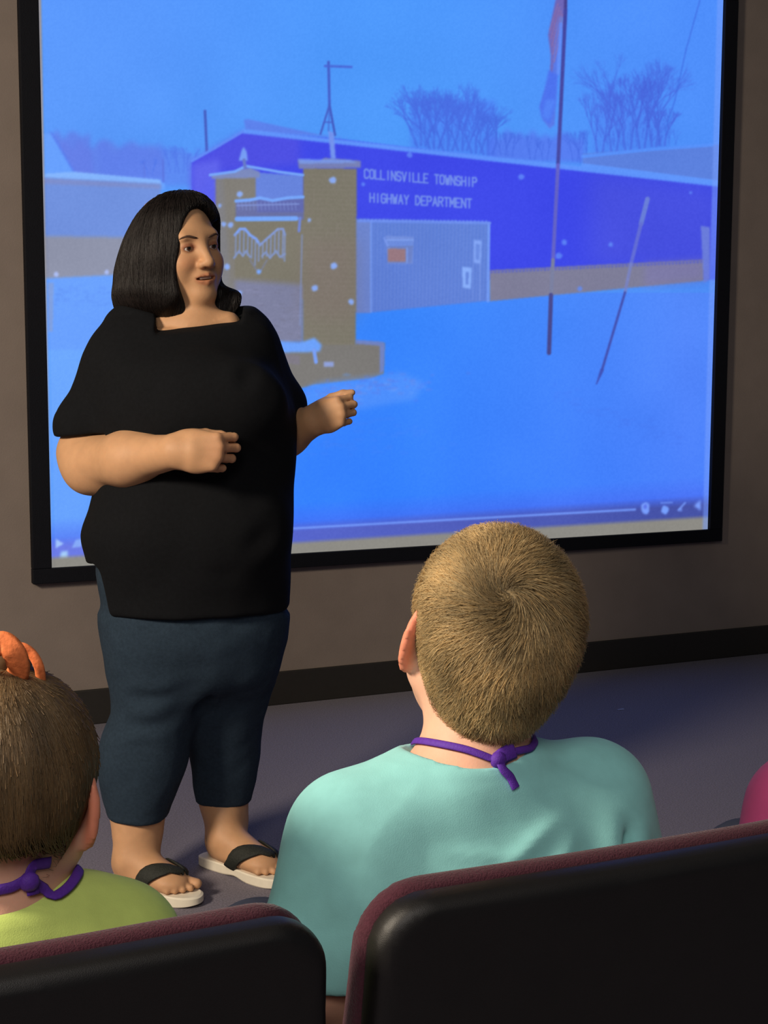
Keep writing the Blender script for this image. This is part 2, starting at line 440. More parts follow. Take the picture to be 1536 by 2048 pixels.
# big indigo building
IND = np.array([52, 66, 234])
poly([(384, 322), (430, 296), (486, 264), (500, 262), (660, 276), (1450, 372), (1450, 560), (720, 560), (384, 620)], IND, 1)
poly([(384, 322), (486, 264), (600, 272), (600, 330), (430, 345), (384, 400)], (84, 80, 226), .55, 8)
poly([(384, 330), (440, 320), (440, 600), (384, 600)], (92, 100, 240), .8, 6)
poly([(1180, 340), (1450, 370), (1450, 545), (1180, 540)], (72, 82, 220), .6, 26)
poly([(488, 240), (498, 239), (640, 270), (760, 282), (700, 276), (506, 264), (492, 262)], (86, 124, 236), .9)
poly([(486, 258), (1455, 366), (1455, 376), (484, 267)], (92, 150, 255), .95)
plines([(384, 322), (430, 296), (486, 263)], 5, (92, 140, 250), .9)
poly([(980, 541), (1408, 520), (1408, 562), (980, 603)], (124, 124, 152), 1)
poly([(1290, 528), (1408, 520), (1408, 560), (1290, 572)], (122, 118, 176), .6, 8)
for k in range(60): blob(984 + k * 7.1, 545 - k * .35, 2.4, (70, 84, 220), .8)
poly([(1402, 452), (1420, 455), (1420, 560), (1408, 566)], (108, 128, 220), .9)
poly([(1166, 308), (1426, 290), (1450, 290), (1450, 368), (1166, 330)], (88, 128, 224), 1)
plines([(1166, 313), (1290, 300), (1424, 290)], 6, (84, 146, 255), .9)
plines([(1166, 330), (1450, 366)], 7, (92, 150, 255), .9)
# shed
poly([(712, 438), (980, 444), (978, 602), (738, 626), (712, 626)], (88, 124, 214), 1)
poly([(712, 440), (742, 442), (742, 626), (712, 626)], (104, 130, 205), 1)
for k in range(33): line((748 + k * 7.2, 446), (746 + k * 7.1, 620 - k * .6), 1.6, (116, 144, 222), .35)
line((742, 442), (742, 624), 3.4, (112, 150, 238), .9); line((978, 446), (976, 602), 5, (112, 154, 245), .9); line((716, 442), (980, 446), 5, (104, 140, 240), .8)
for k in range(34): blob(722 + k * 7.6, 440 + k * .1, 2.2, (120, 160, 250), .8)
poly([(772, 472), (828, 474), (826, 528), (776, 528)], (112, 142, 222), 1); poly([(776, 490), (826, 492), (824, 527), (776, 527)], (104, 128, 200), 1)
poly([(776, 497), (812, 498), (812, 524), (776, 524)], (150, 118, 128), 1); poly([(772, 482), (826, 478), (826, 494), (776, 496)], (104, 138, 222), 1)
line((814, 496), (814, 526), 3, (116, 148, 226)); line((768, 476), (778, 496), 3, (118, 150, 236)); line((774, 480), (826, 480), 2, (126, 160, 240)); line((776, 494), (826, 493), 2, (100, 124, 190))
poly([(948, 480), (964, 482), (962, 528), (948, 526)], (126, 162, 244), 1); poly([(952, 488), (960, 489), (959, 520), (952, 520)], (100, 136, 224), 1)
poly([(925, 534), (944, 536), (942, 578), (926, 576)], (132, 172, 250), 1); poly([(932, 544), (938, 545), (937, 570), (932, 569)], (90, 126, 216), 1)
line((960, 528), (960, 600), 2, (112, 144, 226)); line((946, 500), (946, 600), 1.5, (110, 142, 226), .6)
# wall lettering
GL = {'C': ['4,5 3,6 1,6 0,5 0,1 1,0 3,0 4,1'], 'O': ['1,0 3,0 4,1 4,5 3,6 1,6 0,5 0,1 1,0'], 'L': ['0,6 0,0 4,0'], 'I': ['2,0 2,6'], 'N': ['0,0 0,6 4,0 4,6'],
      'S': ['4,5 3,6 1,6 0,5 0,4 1,3 3,3 4,2 4,1 3,0 1,0 0,1'], 'V': ['0,6 2,0 4,6'], 'E': ['4,6 0,6 0,0 4,0', '0,3 3,3'], 'T': ['0,6 4,6', '2,6 2,0'],
      'W': ['0,6 1,0 2,4 3,0 4,6'], 'H': ['0,0 0,6', '4,0 4,6', '0,3 4,3'], 'P': ['0,0 0,6 3,6 4,5 4,4 3,3 0,3'], 'G': ['4,5 3,6 1,6 0,5 0,1 1,0 3,0 4,1 4,3 2,3'],
      'A': ['0,0 2,6 4,0', '1,2 3,2'], 'Y': ['0,6 2,3 4,6', '2,3 2,0'], 'D': ['0,0 0,6 2,6 4,4 4,2 2,0 0,0'], 'R': ['0,0 0,6 3,6 4,5 4,4 3,3 0,3', '2,3 4,0'], 'M': ['0,0 0,6 2,2 4,6 4,0']}
def text(s, a, b_, h, col, wd):
    n = len(s); dx = (b_[0] - a[0]) / n; dy = (b_[1] - a[1]) / n
    for i, c in enumerate(s):
        if c == ' ': continue
        for st in GL[c]:
            q = [tuple(map(float, k.split(','))) for k in st.split()]
            plines([(a[0] + dx * (i + x_ / 5.6), a[1] + dy * (i + x_ / 5.6) - h * y_ / 6) for x_, y_ in q], wd, col, .95)
lc = (112, 142, 236)
text('COLLINSVILLE TOWNSHIP', (729, 356), (956, 373.5), 17.5, lc, 2.9)
text('HIGHWAY DEPARTMENT', (740, 404), (946, 416), 17.5, lc, 2.9)
# brick sign
BR = (124, 121, 116); BD = (121, 117, 104); SN = (116, 166, 252)
poly([(432, 352), (514, 350), (514, 620), (432, 700)], BR, 1); poly([(432, 356), (446, 356), (470, 690), (440, 660)], (124, 126, 138), .6, 4)
poly([(512, 345), (607, 352), (607, 400), (512, 398)], (98, 130, 222), 1, 1)
poly([(470, 425), (610, 425), (610, 600), (470, 560)], BD, 1)
poly([(470, 560), (610, 570), (610, 688), (520, 690), (470, 640)], (122, 126, 158), 1, 5)
poly([(607, 336), (714, 338), (712, 720), (607, 720)], BD, 1); poly([(607, 480), (712, 480), (712, 640), (607, 640)], (128, 112, 110), .4, 18)
for k in range(36):
    line((608, 350 + k * 9.6), (712, 352 + k * 9.6), 1.2, (136, 128, 122), .3)
for k in range(140):
    yy = 350 + 9.6 * random.randrange(36); xx = random.uniform(610, 706); line((xx, yy), (xx, yy + 9), 1, (138, 128, 124), .3)
for k in range(60):
    xx, yy = random.uniform(480, 596), random.uniform(578, 680); line((xx, yy), (xx + 10, yy + 1), 2, random.choice([(134, 136, 172), (112, 114, 140)]), .5)
poly([(596, 320), (640, 322), (650, 316), (722, 322), (722, 336), (598, 338)], (116, 126, 182), 1); poly([(596, 318), (700, 320), (716, 326), (600, 328)], (120, 160, 248), .7)
poly([(424, 350), (500, 336), (520, 344), (520, 356), (424, 358)], (120, 136, 190), 1)
plines([(420, 350), (470, 343), (492, 332), (560, 344), (606, 350)], 5, SN); 
poly([(478, 322), (484, 300), (488, 294), (494, 304), (496, 322)], (116, 158, 248), 1); line((488, 320), (490, 334), 6, (100, 120, 200))
poly([(472, 400), (608, 396), (608, 440), (472, 438)], (96, 106, 168), .9)
plines([(472, 402), (500, 400), (520, 396), (545, 401), (575, 396), (606, 394)], 6, SN); line((474, 411), (598, 408), 2, (128, 150, 220)); line((474, 438), (592, 437), 9, (112, 164, 250))
for k in range(16): line((476 + k * 7.6, 404), (478 + k * 7.6, 420), 1.3, (130, 150, 216), .6)
line((600, 436), (598, 462), 5, (106, 130, 215)); line((604, 470), (600, 650), 3, (122, 140, 190), .7)
GLW = (126, 146, 196)
plines([(470, 470), (480, 458), (490, 458), (500, 470), (512, 478), (520, 490)], 5, (122, 160, 245)); plines([(520, 490), (540, 472), (556, 458), (566, 458), (570, 470)], 4, (126, 150, 215))
for x_, a_, e_ in [(472, 468, 514), (480, 462, 506), (488, 462, 506), (496, 470, 510), (504, 476, 516), (511, 480, 530), (518, 486, 522), (526, 484, 516), (534, 478, 512), (542, 470, 510), (550, 464, 508), (558, 458, 506), (566, 460, 516), (570, 466, 522)]:
    line((x_, a_), (x_ - 1, e_), 3, GLW, .8)
plines([(468, 516), (478, 502), (486, 512), (492, 502), (500, 514)], 3.5, GLW); plines([(524, 512), (532, 504), (540, 516), (552, 502), (560, 514), (570, 508)], 3.5, GLW)
plines([(500, 520), (518, 548), (534, 520)], 3, (118, 124, 150), .8); blob(518, 544, 5, SN)
for x_, y_, r_ in [(666, 361, 7), (668, 532, 7), (630, 577, 7), (703, 604, 6), (650, 580, 0.1), (448, 449, 5), (440, 412, 4), (462, 450, 6), (455, 534, 6), (480, 389, 6), (619, 441, 4), (480, 586, 5), (738, 714, 6)]:
    blob(x_, y_, r_, (136, 172, 250), .95)
# sign base
poly([(540, 690), (712, 690), (712, 684), (770, 686), (768, 748), (742, 757), (628, 770), (560, 790), (500, 780)], (120, 118, 116), 1)
poly([(712, 680), (766, 684), (770, 690), (768, 742), (760, 748), (760, 692), (712, 688)], (110, 130, 196), 1)
poly([(520, 680), (600, 686), (630, 676), (644, 690), (640, 704), (560, 706), (520, 700)], (104, 160, 252), 1, 2); line((628, 700), (632, 724), 7, (116, 156, 244))
poly([(648, 724), (668, 724), (668, 734), (648, 734)], (140, 158, 216), 1)
poly([(560, 706), (600, 712), (600, 730), (560, 726)], (124, 118, 140), .6)
poly([(580, 792), (640, 766), (742, 755), (800, 745), (850, 765), (830, 800), (600, 840)], (88, 150, 255), .6, 6)
for k in range(130):
    xx = random.gauss(720, 70); yy = 778 + (xx - 720) * -.12 + random.gauss(0, 12); blob(xx, yy, random.uniform(3, 9), random.choice([(84, 122, 232), (96, 156, 255), (104, 132, 224)]), .3, 3)
for k in range(60):
    t_ = random.random(); blob(1110 + 260 * t_, 790 + 90 * t_ + random.gauss(0, 9), random.uniform(4, 12), (66, 116, 238), .16, 3)
for k in range(50): blob(random.gauss(720, 80), random.gauss(880, 22), random.uniform(5, 14), (70, 128, 240), .14, 4)
# antenna, flagpole, marker, wires, flakes
line((657, 124), (659, 215), 5, (60, 92, 202)); line((650, 132), (703, 134), 4.5, (66, 98, 214), .9)
line((659, 210), (641, 268), 3.5, (60, 90, 196)); line((659, 210), (670, 270), 4, (56, 84, 190)); line((648, 244), (666, 245), 2, (60, 90, 200)); line((659, 215), (657, 262), 3, (60, 90, 200), .6)
poly([(657, 262), (668, 266), (672, 318), (662, 318)], (112, 146, 240), 1)
poly([(1116, -20), (1134, -30), (1131, 40), (1122, 34), (1120, 60), (1114, 150), (1110, 250), (1100, 258), (1086, 240), (1080, 214), (1090, 180), (1100, 150), (1103, 112), (1097, 70), (1104, 40)], (84, 118, 232), .95, 1)
poly([(1112, 0), (1131, -10), (1129, 34), (1118, 32), (1112, 52), (1108, 100), (1106, 150), (1101, 150), (1102, 110), (1097, 70)], (112, 100, 180), .9, 1)
for k in range(5): line((1116 + 3 * k, 8 + k * 7), (1100 + 2 * k, 60 + 16 * k), 3, (140, 110, 170), .7)
plines([(1122, 48), (1116, 148)], 6, (96, 140, 250), .9)
poly([(1098, 140), (1116, 150), (1112, 210), (1100, 250), (1084, 236), (1080, 214), (1090, 180)], (70, 112, 240), 1, 2)
poly([(1092, 200), (1112, 200), (1100, 240), (1084, 236)], (80, 136, 252), .7, 3)
line((1135, -300), (1131, 20), 6, (66, 60, 140)); line((1131, 20), (1116, 330), 7, (62, 66, 160)); line((1116, 330), (1106, 520), 7, (96, 96, 200)); line((1106, 520), (1102, 592), 7, (120, 126, 160)); line((1102, 590), (1098, 706), 8, (66, 68, 140))
line((1295, 398), (1282, 448), 9, (106, 130, 216), .9); line((1282, 448), (1262, 528), 7, (98, 110, 214), .9); line((1262, 528), (1250, 585), 6, (118, 130, 200), .8)
line((1250, 585), (1204, 740), 4.5, (62, 78, 176)); line((1204, 740), (1193, 768), 7, (58, 76, 180), .9, 2)
plines([(1400, 0), (1372, 100), (1350, 200), (1330, 262)], 2.2, (58, 106, 226), .75)
for x_, y_, r_ in [(820, 310, 6), (1043, 354, 6), (1129, 485, 6), (1118, 512, 7), (1222, 490, 5), (1160, 578, 5), (1382, 386, 3), (727, 369, 4)]: blob(x_, y_, r_, (92, 138, 250), .8)
# player bar along the bottom
def edge_y(x): return 1138 - (x - 95) * 86 / 1313.0                  # bottom edge of the cloth
bot = 1138 - (XX - 95) * 86 / 1313.0
up_ = bot - YY
mk = np.clip((100 - up_) / 60, 0, 1)[..., None] * .75; img[:] = img * (1 - mk) + np.array([70, 100, 240]) * mk
mk = np.clip((62 - up_) / 20, 0, 1)[..., None] * .85; img[:] = img * (1 - mk) + (np.array([98, 112, 228]) * (1 - lx * .35) + np.array([40, 40, 20]) * np.clip(.35 - lx, 0, 1)) * mk
line((575, edge_y(575) - 49), (1270, edge_y(1270) - 42), 4, (116, 156, 255), .85)
poly([(112, 1078), (128, 1088), (112, 1097)], (160, 196, 255), 1); poly([(144, 1096), (152, 1080), (164, 1078), (164, 1094)], (140, 182, 255), .8); poly([(122, 1104), (136, 1102), (136, 1122), (120, 1120)], (164, 206, 255), 1, 2)
ic = (120, 158, 255)
blob(1291, 1017, 10, ic, 1, 13); blob(1291, 1014, 4, (86, 110, 232), .9, 5); blob(1330, 1020, 8, (118, 160, 255), 1, 9); line((1322, 1006), (1344, 1005), 3, ic, .6)
line((1357, 1020), (1370, 1006), 4, ic, .7); blob(1361, 1020, 4, ic, .7); poly([(1388, 1012), (1402, 1000), (1402, 1022)], ic, 1, 2)
# the pale unfilled rim of cloth round the picture, stray projector light painted in
rim = np.array([150, 146, 150.])
rl = 95 - (1138 - YY) * 20 / 1138.0
m1 = np.clip((rl + 9 - XX) / 3, 0, 1); m2 = np.clip((22 + 4 * (1 - lx[..., 0]) - up_) / 8, 0, 1); rr = 1408 + (1052 - YY) * 29 / 1052.0
m3 = np.clip((XX - rr + 4) / 3, 0, 1) * .5
tp = np.clip((6 - (YY + (XX - 1437) * -.0 + (1437 - XX) * .135)) / 2, 0, 1) * 0
for m_, c_ in ((m2, np.array([140, 138, 132.])), (m1, rim), (m3, np.array([120, 160, 255.]))):
    img[:] = img * (1 - m_[..., None]) + c_ * m_[..., None]
img[:] = np.clip(blur(img, 1) + ((smoothn(3, 5) - .5) * 5 + (smoothn(90, 9) - .5) * 6)[..., None], 0, 255)

# screen: black frame, cloth with the picture
scr = empty('projection_screen', ((SX0 + SX1) / 2, WALL_Y, SZ0))
tag(scr, 'large wall mounted projection screen in a black frame showing a snowy township building', 'screen')
o0 = np.array([(SX0 + SX1) / 2, WALL_Y, SZ0])
m_frame = mat('black_felt_frame', (14, 15, 22), 0.7, spec=0.2, noise=0.1, bump=0.3)
fx, fz = 0.061, 0.049
b = MB()
y0_, y1_ = WALL_Y - 0.035, WALL_Y - 0.001
b.box((SX0 - fx, y0_, SZ0 - fz), (SX1 + fx, y1_, SZ0)); b.box((SX0 - fx, y0_, SZ1), (SX1 + fx, y1_, SZ1 + fz))
b.box((SX0 - fx, y0_, SZ0), (SX0, y1_, SZ1)); b.box((SX1, y0_, SZ0), (SX1 + fx, y1_, SZ1))
b.V = [tuple(np.array(v) - o0) for v in b.V]
b.build('frame', m_frame, scr, bevel=0.003)
nx, nz = 860, 680
gx = np.linspace(SX0, SX1, nx); gz = np.linspace(SZ0, SZ1, nz); GX, GZ = np.meshgrid(gx, gz, indexing='ij')
pw = np.stack([GX.ravel(), np.full(GX.size, WALL_Y - 0.018), GZ.ravel()], 1)
ix_, iy_ = proj_world(pw); ix_ = np.clip(ix_ - X0, 0, IW - 1.01); iy_ = np.clip(iy_ - Y0, 0, IH - 1.01)
x0 = ix_.astype(int); y0 = iy_.astype(int); fx_ = (ix_ - x0)[:, None]; fy_ = (iy_ - y0)[:, None]
cl = (img[y0, x0]*(1-fx_)+img[y0, x0+1]*fx_)*(1-fy_) + (img[y0+1, x0]*(1-fx_)+img[y0+1, x0+1]*fx_)*fy_
i_, j_ = np.meshgrid(np.arange(nx-1), np.arange(nz-1), indexing='ij'); q0 = (i_*nz+j_).ravel()
F = np.stack([q0, q0+nz, q0+nz+1, q0+1], 1)
m = bpy.data.materials.new('projected_picture'); m.use_nodes = True; N = m.node_tree.nodes; L = m.node_tree.links
pb = N['Principled BSDF']; pb.inputs['Base Color'].default_value = (0.05, 0.05, 0.05, 1); pb.inputs['Roughness'].default_value = 0.9; pb.inputs['Specular IOR Level'].default_value = 0.0
a = N.new('ShaderNodeVertexColor'); a.layer_name = 'tint'; L.new(a.outputs[0], pb.inputs['Emission Color']); pb.inputs['Emission Strength'].default_value = 0.97
mesh_obj('screen_cloth', pw - o0, F, m, scr, False, lin(cl))
b = MB(); b.box((SX0, WALL_Y - 0.016, SZ0), (SX1, WALL_Y - 0.004, SZ1)); b.V = [tuple(np.array(v) - o0) for v in b.V]
b.build('backing_board', m_frame, scr)
# scrap of paper on the carpet
sp = h2w(FLOOR(1241, 1420)); b = MB()
b.add([(-.012,-.004,.001),(.012,-.006,.001),(.014,.004,.004),(-.01,.005,.002),(-.012,-.004,.0016),(.012,-.006,.0016),(.014,.004,.0046),(-.01,.005,.0026)], [(0,3,2,1),(4,5,6,7),(0,1,5,4),(1,2,6,5),(2,3,7,6),(3,0,4,7)])
tag(b.build('paper_scrap', mat('pale_paper', (150, 150, 165), 0.8), loc=sp), 'tiny pale paper scrap lying on the carpet right of the blond boy', 'paper scrap')
# ------------------------------------------------------------------ the row of auditorium seats
m_shell = mat('black_seat_shell', (17, 15, 14), 0.48, spec=0.5, noise=0.15, nscale=30, bump=0.15, bscale=1500)
m_maroon = mat('maroon_upholstery', (74, 37, 48), 0.9, spec=0.15, noise=0.15, nscale=400, bump=0.5, bscale=600, sheen=0.15)
m_metal = mat('black_metal', (28, 28, 30), 0.4, metal=0.6)
SEAT_Y, SEAT_W, PITCHX, GAPX = 0.880, 0.548, 0.572, 0.384
TOPZ = 0.822
def bend(fn, c, tilt, y0, z0):
    def f(p):
        q = p.copy(); q[:, 1] = p[:, 1] - c * p[:, 0] ** 2 + (p[:, 2] - z0) * tilt - y0
        return fn(q)
    return f
hz = (TOPZ - 0.36) / 2; zc = (TOPZ + 0.36) / 2
def rbox2(hx, hy, hz_, rc, re):      # rounded in the face plane (rc) and on the edges (re)
    def f(p):
        x = np.abs(p[:, 0]) - (hx + (zc - p[:, 2]) * 0.03) + rc; z = np.abs(p[:, 2] - zc - 0.018 * 0) - hz_ + rc
        d2 = np.hypot(np.maximum(x, 0), np.maximum(z, 0)) + np.minimum(np.maximum(x, z), 0) - rc
        hy_ = hy(p[:, 2]); y = np.abs(p[:, 1] - (hy_ - hy(A_([TOPZ])))) - hy_
        a, b_ = d2 + re, y + re
        return np.hypot(np.maximum(a, 0), np.maximum(b_, 0)) + np.minimum(np.maximum(a, b_), 0) - re
    return f
hw = SEAT_W / 2
shell = bend(rbox2(hw - 0.001, lambda z: 0.018, hz - 0.003, 0.042, 0.014), 0.10, 0.10, 0.022, TOPZ)
pad = bend(rbox2(hw, lambda z: 0.0125 + .05 * np.clip(TOPZ - .03 - z, 0, .3), hz, 0.05, 0.011), 0.10, 0.10, 0.048, TOPZ)
sV, sF = surf([('+', shell, 0)], (-.32, -.06, .3), (.32, .2, .93), 0.0055)
pV, pF = surf([('+', pad, 0), ('-', bend(box((0, 0.105, .62), (.17, .03, .17), .03), .10, .1, .0, TOPZ), .03)], (-.32, -.06, .3), (.32, .24, .93), 0.006)
cV, cF = surf([('+', box((0, .34, .41), (hw - .034, .21, .05), .04), 0), ('f', lambda p, d: d + 0.012 * (p[:, 0] / .25) ** 2 * 0, 0)], (-.3, .08, .33), (.3, .6, .48), 0.009)
def make_seat():
    r = empty('auditorium_seat', (0, 0, 0))
    mesh_obj('back_shell', sV, sF, m_shell, r); mesh_obj('backrest', pV, pF, m_maroon, r); mesh_obj('seat_cushion', cV, cF, m_maroon, r)
    b = MB(); b.box((-hw + .03, .12, .335), (hw - .03, .54, .362)); b.build('seat_pan', m_shell, r, bevel=.008)
    for s in (-1,):
        b = MB(); x = s * (PITCHX / 2 - .016)
        b.box((x - .015, .16, .60), (x + .020, .46, .628)); b.build('armrest', m_shell, r, bevel=.009)
        b = MB(); b.box((x - .014, .16, 0.012), (x + .014, .24, .601)); b.box((x - .014, .24, .34), (x + .014, .40, .40))
        b.build('standard', m_metal, r, bevel=.004)
        b = MB(); b.box((x - .014, .08, 0), (x + .07, .36, .012)); b.build('floor_plate', m_metal, r, bevel=.003)
    b = MB(); b.box((-PITCHX / 2 + .01, .17, .315), (PITCHX / 2 - .01, .22, .332)); b.build('crossbar', m_metal, r)
    return r
SX = [GAPX - PITCHX / 2, GAPX + PITCHX / 2, GAPX + 1.5 * PITCHX, GAPX - 1.5 * PITCHX]
LB = ['black shelled auditorium seat with maroon padding holding the kid in lime green',
      'black shelled auditorium seat with maroon padding holding the boy in the aqua shirt',
      'black shelled auditorium seat with maroon padding holding the kid in the pink shirt']
proto = make_seat()
for i, lb in enumerate(LB):
    if i == 0: s = proto
    else:
        s = proto.copy(); COL.objects.link(s)
        for ch in proto.children:
            c = ch.copy(); COL.objects.link(c); c.parent = s
    s.location = (SX[i], SEAT_Y, 0)
    tag(s, lb, 'seat', 'auditorium seats in the front row')
# ------------------------------------------------------------------ shared body materials and parts
m_skin = mat('skin', (208, 159, 118), 0.55, spec=0.35, noise=0.05, nscale=45, bump=0.12, bscale=500, tint=True, sss=0.12)
m_skin_kid = mat('light_skin', (240, 186, 158), 0.55, spec=0.35, noise=0.05, nscale=45, bump=0.1, bscale=500, tint=True, sss=0.15)
m_eye = mat('eye_white', (205, 195, 188), 0.25, tint=True)
m_teeth = mat('teeth', (205, 195, 180), 0.3)

def hand(curl=(50, 60, 40), side=1, thumb=(.55, .75, -.35), spread=0.0, fs=1.0):
    """x to the fingertips, z back of the hand, +y*side thumb side, origin at the wrist"""
    pr = [('+', cap((0, 0, 0), (.04, 0, 0), .024, .026, (0, 1, 0), 1.25), 0),
          ('+', ell((.052, 0, -.001), (.047, .041, .0165)), .02), ('+', ell((.03, .022 * side, -.010), (.032, .018, .016)), .015)]
    fr = [.0088, .0092, .0088, .0078]; fl = [(.041, .026, .022), (.045, .030, .023), (.042, .027, .022), (.033, .021, .020)]
    ys = [.029, .010, -.009, -.027]; xb = [.088, .093, .090, .081]
    for i in range(4):
        p = np.array([xb[i], ys[i] * side, .001]); ang = 0
        pr.append(('+', cap((.045, ys[i] * .8 * side, .002), p, .011, fr[i] * 1.12), .012))
        sp = spread * (1.5 - i) * side
        for j in range(3):
            c_ = curl[j] if np.isscalar(curl[j]) else curl[j][i]
            ang += math.radians(c_)
            q = p + fl[i][j] * fs * np.array([math.cos(ang) * math.cos(sp), math.sin(sp), -math.sin(ang)])
            pr.append(('+', cap(p, q, fr[i] * (1 - .06 * j), fr[i] * (.96 - .08 * j)), .0035)); p = q
    d = np.array(thumb, float); d[1] *= side; d /= np.linalg.norm(d)
    p0 = np.array([.022, .024 * side, -.008]); p1 = p0 + d * .042
    d2 = d + np.array([.35, -.35 * side, -.05]); d2 /= np.linalg.norm(d2); p2 = p1 + d2 * .030
    d3 = d2 + np.array([.3, -.25 * side, -.1]); d3 /= np.linalg.norm(d3); p3 = p2 + d3 * .024
    pr += [('+', cap(p0, p1, .0145, .0115), .012), ('+', cap(p1, p2, .0108, .0102), .004), ('+', cap(p2, p3, .0102, .008), .004)]
    return pr
def foot(L=.245):
    """x to the toes, z up, sole at z=0, big toe at +y; origin at the heel"""
    k = L / .245
    pr = [('+', ell((.035 * k, 0, .034), (.036, .030, .034)), 0), ('+', cap((.045 * k, 0, .10), (.05 * k, 0, .05), .034, .034), .03),
          ('+', cap((.06 * k, 0, .055), (.165 * k, .004, .026), .036, .024, (0, 1, 0), 1.25), .03),
          ('+', ell((.165 * k, .002, .020), (.045, .042, .019)), .025), ('+', ell((.10 * k, -.008, .022), (.06, .032, .022)), .02)]
    ty = [.031, .010, -.006, -.020, -.032]; tx = [.238, .236, .226, .214, .200]; tr = [.0125, .0088, .0082, .0078, .0074]
    for i in range(5):
        pr.append(('+', cap((.185 * k - i * .006, ty[i] * .9, .016), (tx[i] * k - .012, ty[i], tr[i] + .002), tr[i], tr[i] * .92), .005))
    return pr
def head_prims(child=False, smile=True):
    w_ = 1.0; j = .9 if child else 1.0
    pr = [('+', ell((0, -.018, .030), (.074, .094, .084)), 0),
          ('+', ell((0, .028, -.020), (.062, .060, .085)), .03),
          ('+', cap((-.052, .002, -.045), (-.012, .068, -.096 * j), .020, .018), .03), ('+', cap((.052, .002, -.045), (.012, .068, -.096 * j), .020, .018), .03),
          ('+', ell((0, .072, -.098 * j), (.022, .018, .017)), .015), ('+', ell((0, .03, -.085), (.040, .04, .03)), .03),
          ('+', ell((-.037, .060, -.032), (.025, .025, .024)), .018), ('+', ell((.037, .060, -.032), (.025, .025, .024)), .018),
          ('+', cap((-.036, .074, .022), (.036, .074, .022), .011, .011), .02),
          ('-', ell((-.031, .094, .002), (.017, .014, .012)), .012), ('-', ell((.031, .094, .002), (.017, .014, .012)), .012),
          ('+', ell((-.031, .0715, .001), (.0165, .0145, .0125)), .005), ('+', ell((.031, .0715, .001), (.0165, .0145, .0125)), .005),
          ('-', ell((-.031, .088, -.0015), (.0125, .014, .0030)), .002), ('-', ell((.031, .088, -.0015), (.0125, .014, .0030)), .002),
          ('+', cap((0, .080, .012), (0, .103, -.028), .0085, .0105), .014), ('+', ell((0, .104, -.033), (.0115, .011, .0095)), .006),
          ('+', ell((-.0125, .094, -.036), (.0080, .010, .0075)), .005), ('+', ell((.0125, .094, -.036), (.0080, .010, .0075)), .005),
          ('-', ell((-.006, .100, -.044), (.003, .005, .004)), .003), ('-', ell((.006, .100, -.044), (.003, .005, .004)), .003),
          ('+', ell((0, .078, -.062), (.026, .018, .018)), .015),
          ('+', cap((-.028, .070, -.0505), (0, .0925, -.0585), .0030, .0055), .004), ('+', cap((.028, .070, -.0505), (0, .0925, -.058), .0035, .0055), .004),
          ('+', cap((-.027, .070, -.0540), (0, .090, -.072), .0032, .0065), .004), ('+', cap((.027, .070, -.0540), (0, .090, -.072), .004, .0065), .004)]
    if smile: pr.append(('-', ell((0, .090, -.0640), (.0240, .016, .0038)), .002))
    if not child:
        pr += [('+', ell((-.041, .038, -.052), (.024, .032, .030)), .02), ('+', ell((.041, .038, -.052), (.024, .032, .030)), .02)]
    for s in (-1, 1):
        fl_ = .95 if child else .42; M = axes((s * fl_, .0, 0.0) + A_((0, -1, 0)), (0, -.1, 1))       # ear plane: x back and outward, y up
        pr += [('+', group([('+', ell((.008, .004, 0), (.017, .032, .0062)), 0), ('+', ell((.002, -.020, 0), (.011, .014, .006)), .006),
                            ('-', ell((.006, .004, s * -.007 if s < 0 else .007), (.010, .021, .0055)), .003)], (s * .074, -.008, -.008), M, 1.12 if child else 1.0), .006)]
    return pr
def face_tint(q, V, base=(1, 1, 1)):
    """q: verts in head frame -> natural reddening of lips, ears, nostrils"""
    C = np.ones((len(V), 3)) * base
    def mixc(w_, c): C[:] = C * (1 - w_[:, None]) + (C * np.array(c)) * w_[:, None]
    lip = np.clip(1.25 - np.sqrt((q[:,0]/.023)**2 + ((q[:,2]+.0655)/.0115)**2), 0, .3) / .3 * (q[:,1] > .07); mixc(lip * .8, (.86, .60, .58))
    ear = np.clip((np.abs(q[:,0]) - .074) / .008, 0, 1) * (np.abs(q[:,2] + .008) < .045) * (np.abs(q[:,1]) < .06); mixc(ear, (1.0, .62, .55))
    lid = np.clip(1.1 - np.sqrt(((np.abs(q[:,0])-.031)/.017)**2 + ((q[:,2]-.001)/.010)**2), 0, .4) / .4 * (q[:,1] > .05); mixc(lid, (.62, .46, .46))
    ck = np.exp(-(((np.abs(q[:,0])-.042)/.02)**2 + ((q[:,2]+.03)/.018)**2)) * (q[:,1] > .03); mixc(ck * .6, (1.0, .82, .80))
    return C
def uvs(c, r, seg=20, rg=12):
    V = [(c[0]+r*math.sin(math.pi*i/rg)*math.cos(2*math.pi*j/seg), c[1]+r*math.sin(math.pi*i/rg)*math.sin(2*math.pi*j/seg), c[2]+r*math.cos(math.pi*i/rg)) for i in range(rg+1) for j in range(seg)]
    F = [(i*seg+j, (i+1)*seg+j, (i+1)*seg+(j+1)%seg, i*seg+(j+1)%seg) for i in range(rg) for j in range(seg)]
    return np.array(V), F
def add_eyes(root, c, M, s, iris=(70, 45, 30)):
    for sd in (-1, 1):
        V, F = uvs((0, 0, 0), .0118, 28, 28)
        a = np.arccos(np.clip(V @ np.array([0, 1.0, 0]) / .0118, -1, 1)); C = np.ones((len(V), 3))
        C[a < .58] = lin(iris) / .55; C[a < .28] = (.01, .01, .01)
        V = (V + np.array([sd * .031, .0735, .000])) * s
        mesh_obj('eye', V @ np.array(M).T + c, F, m_eye, root, True, C)

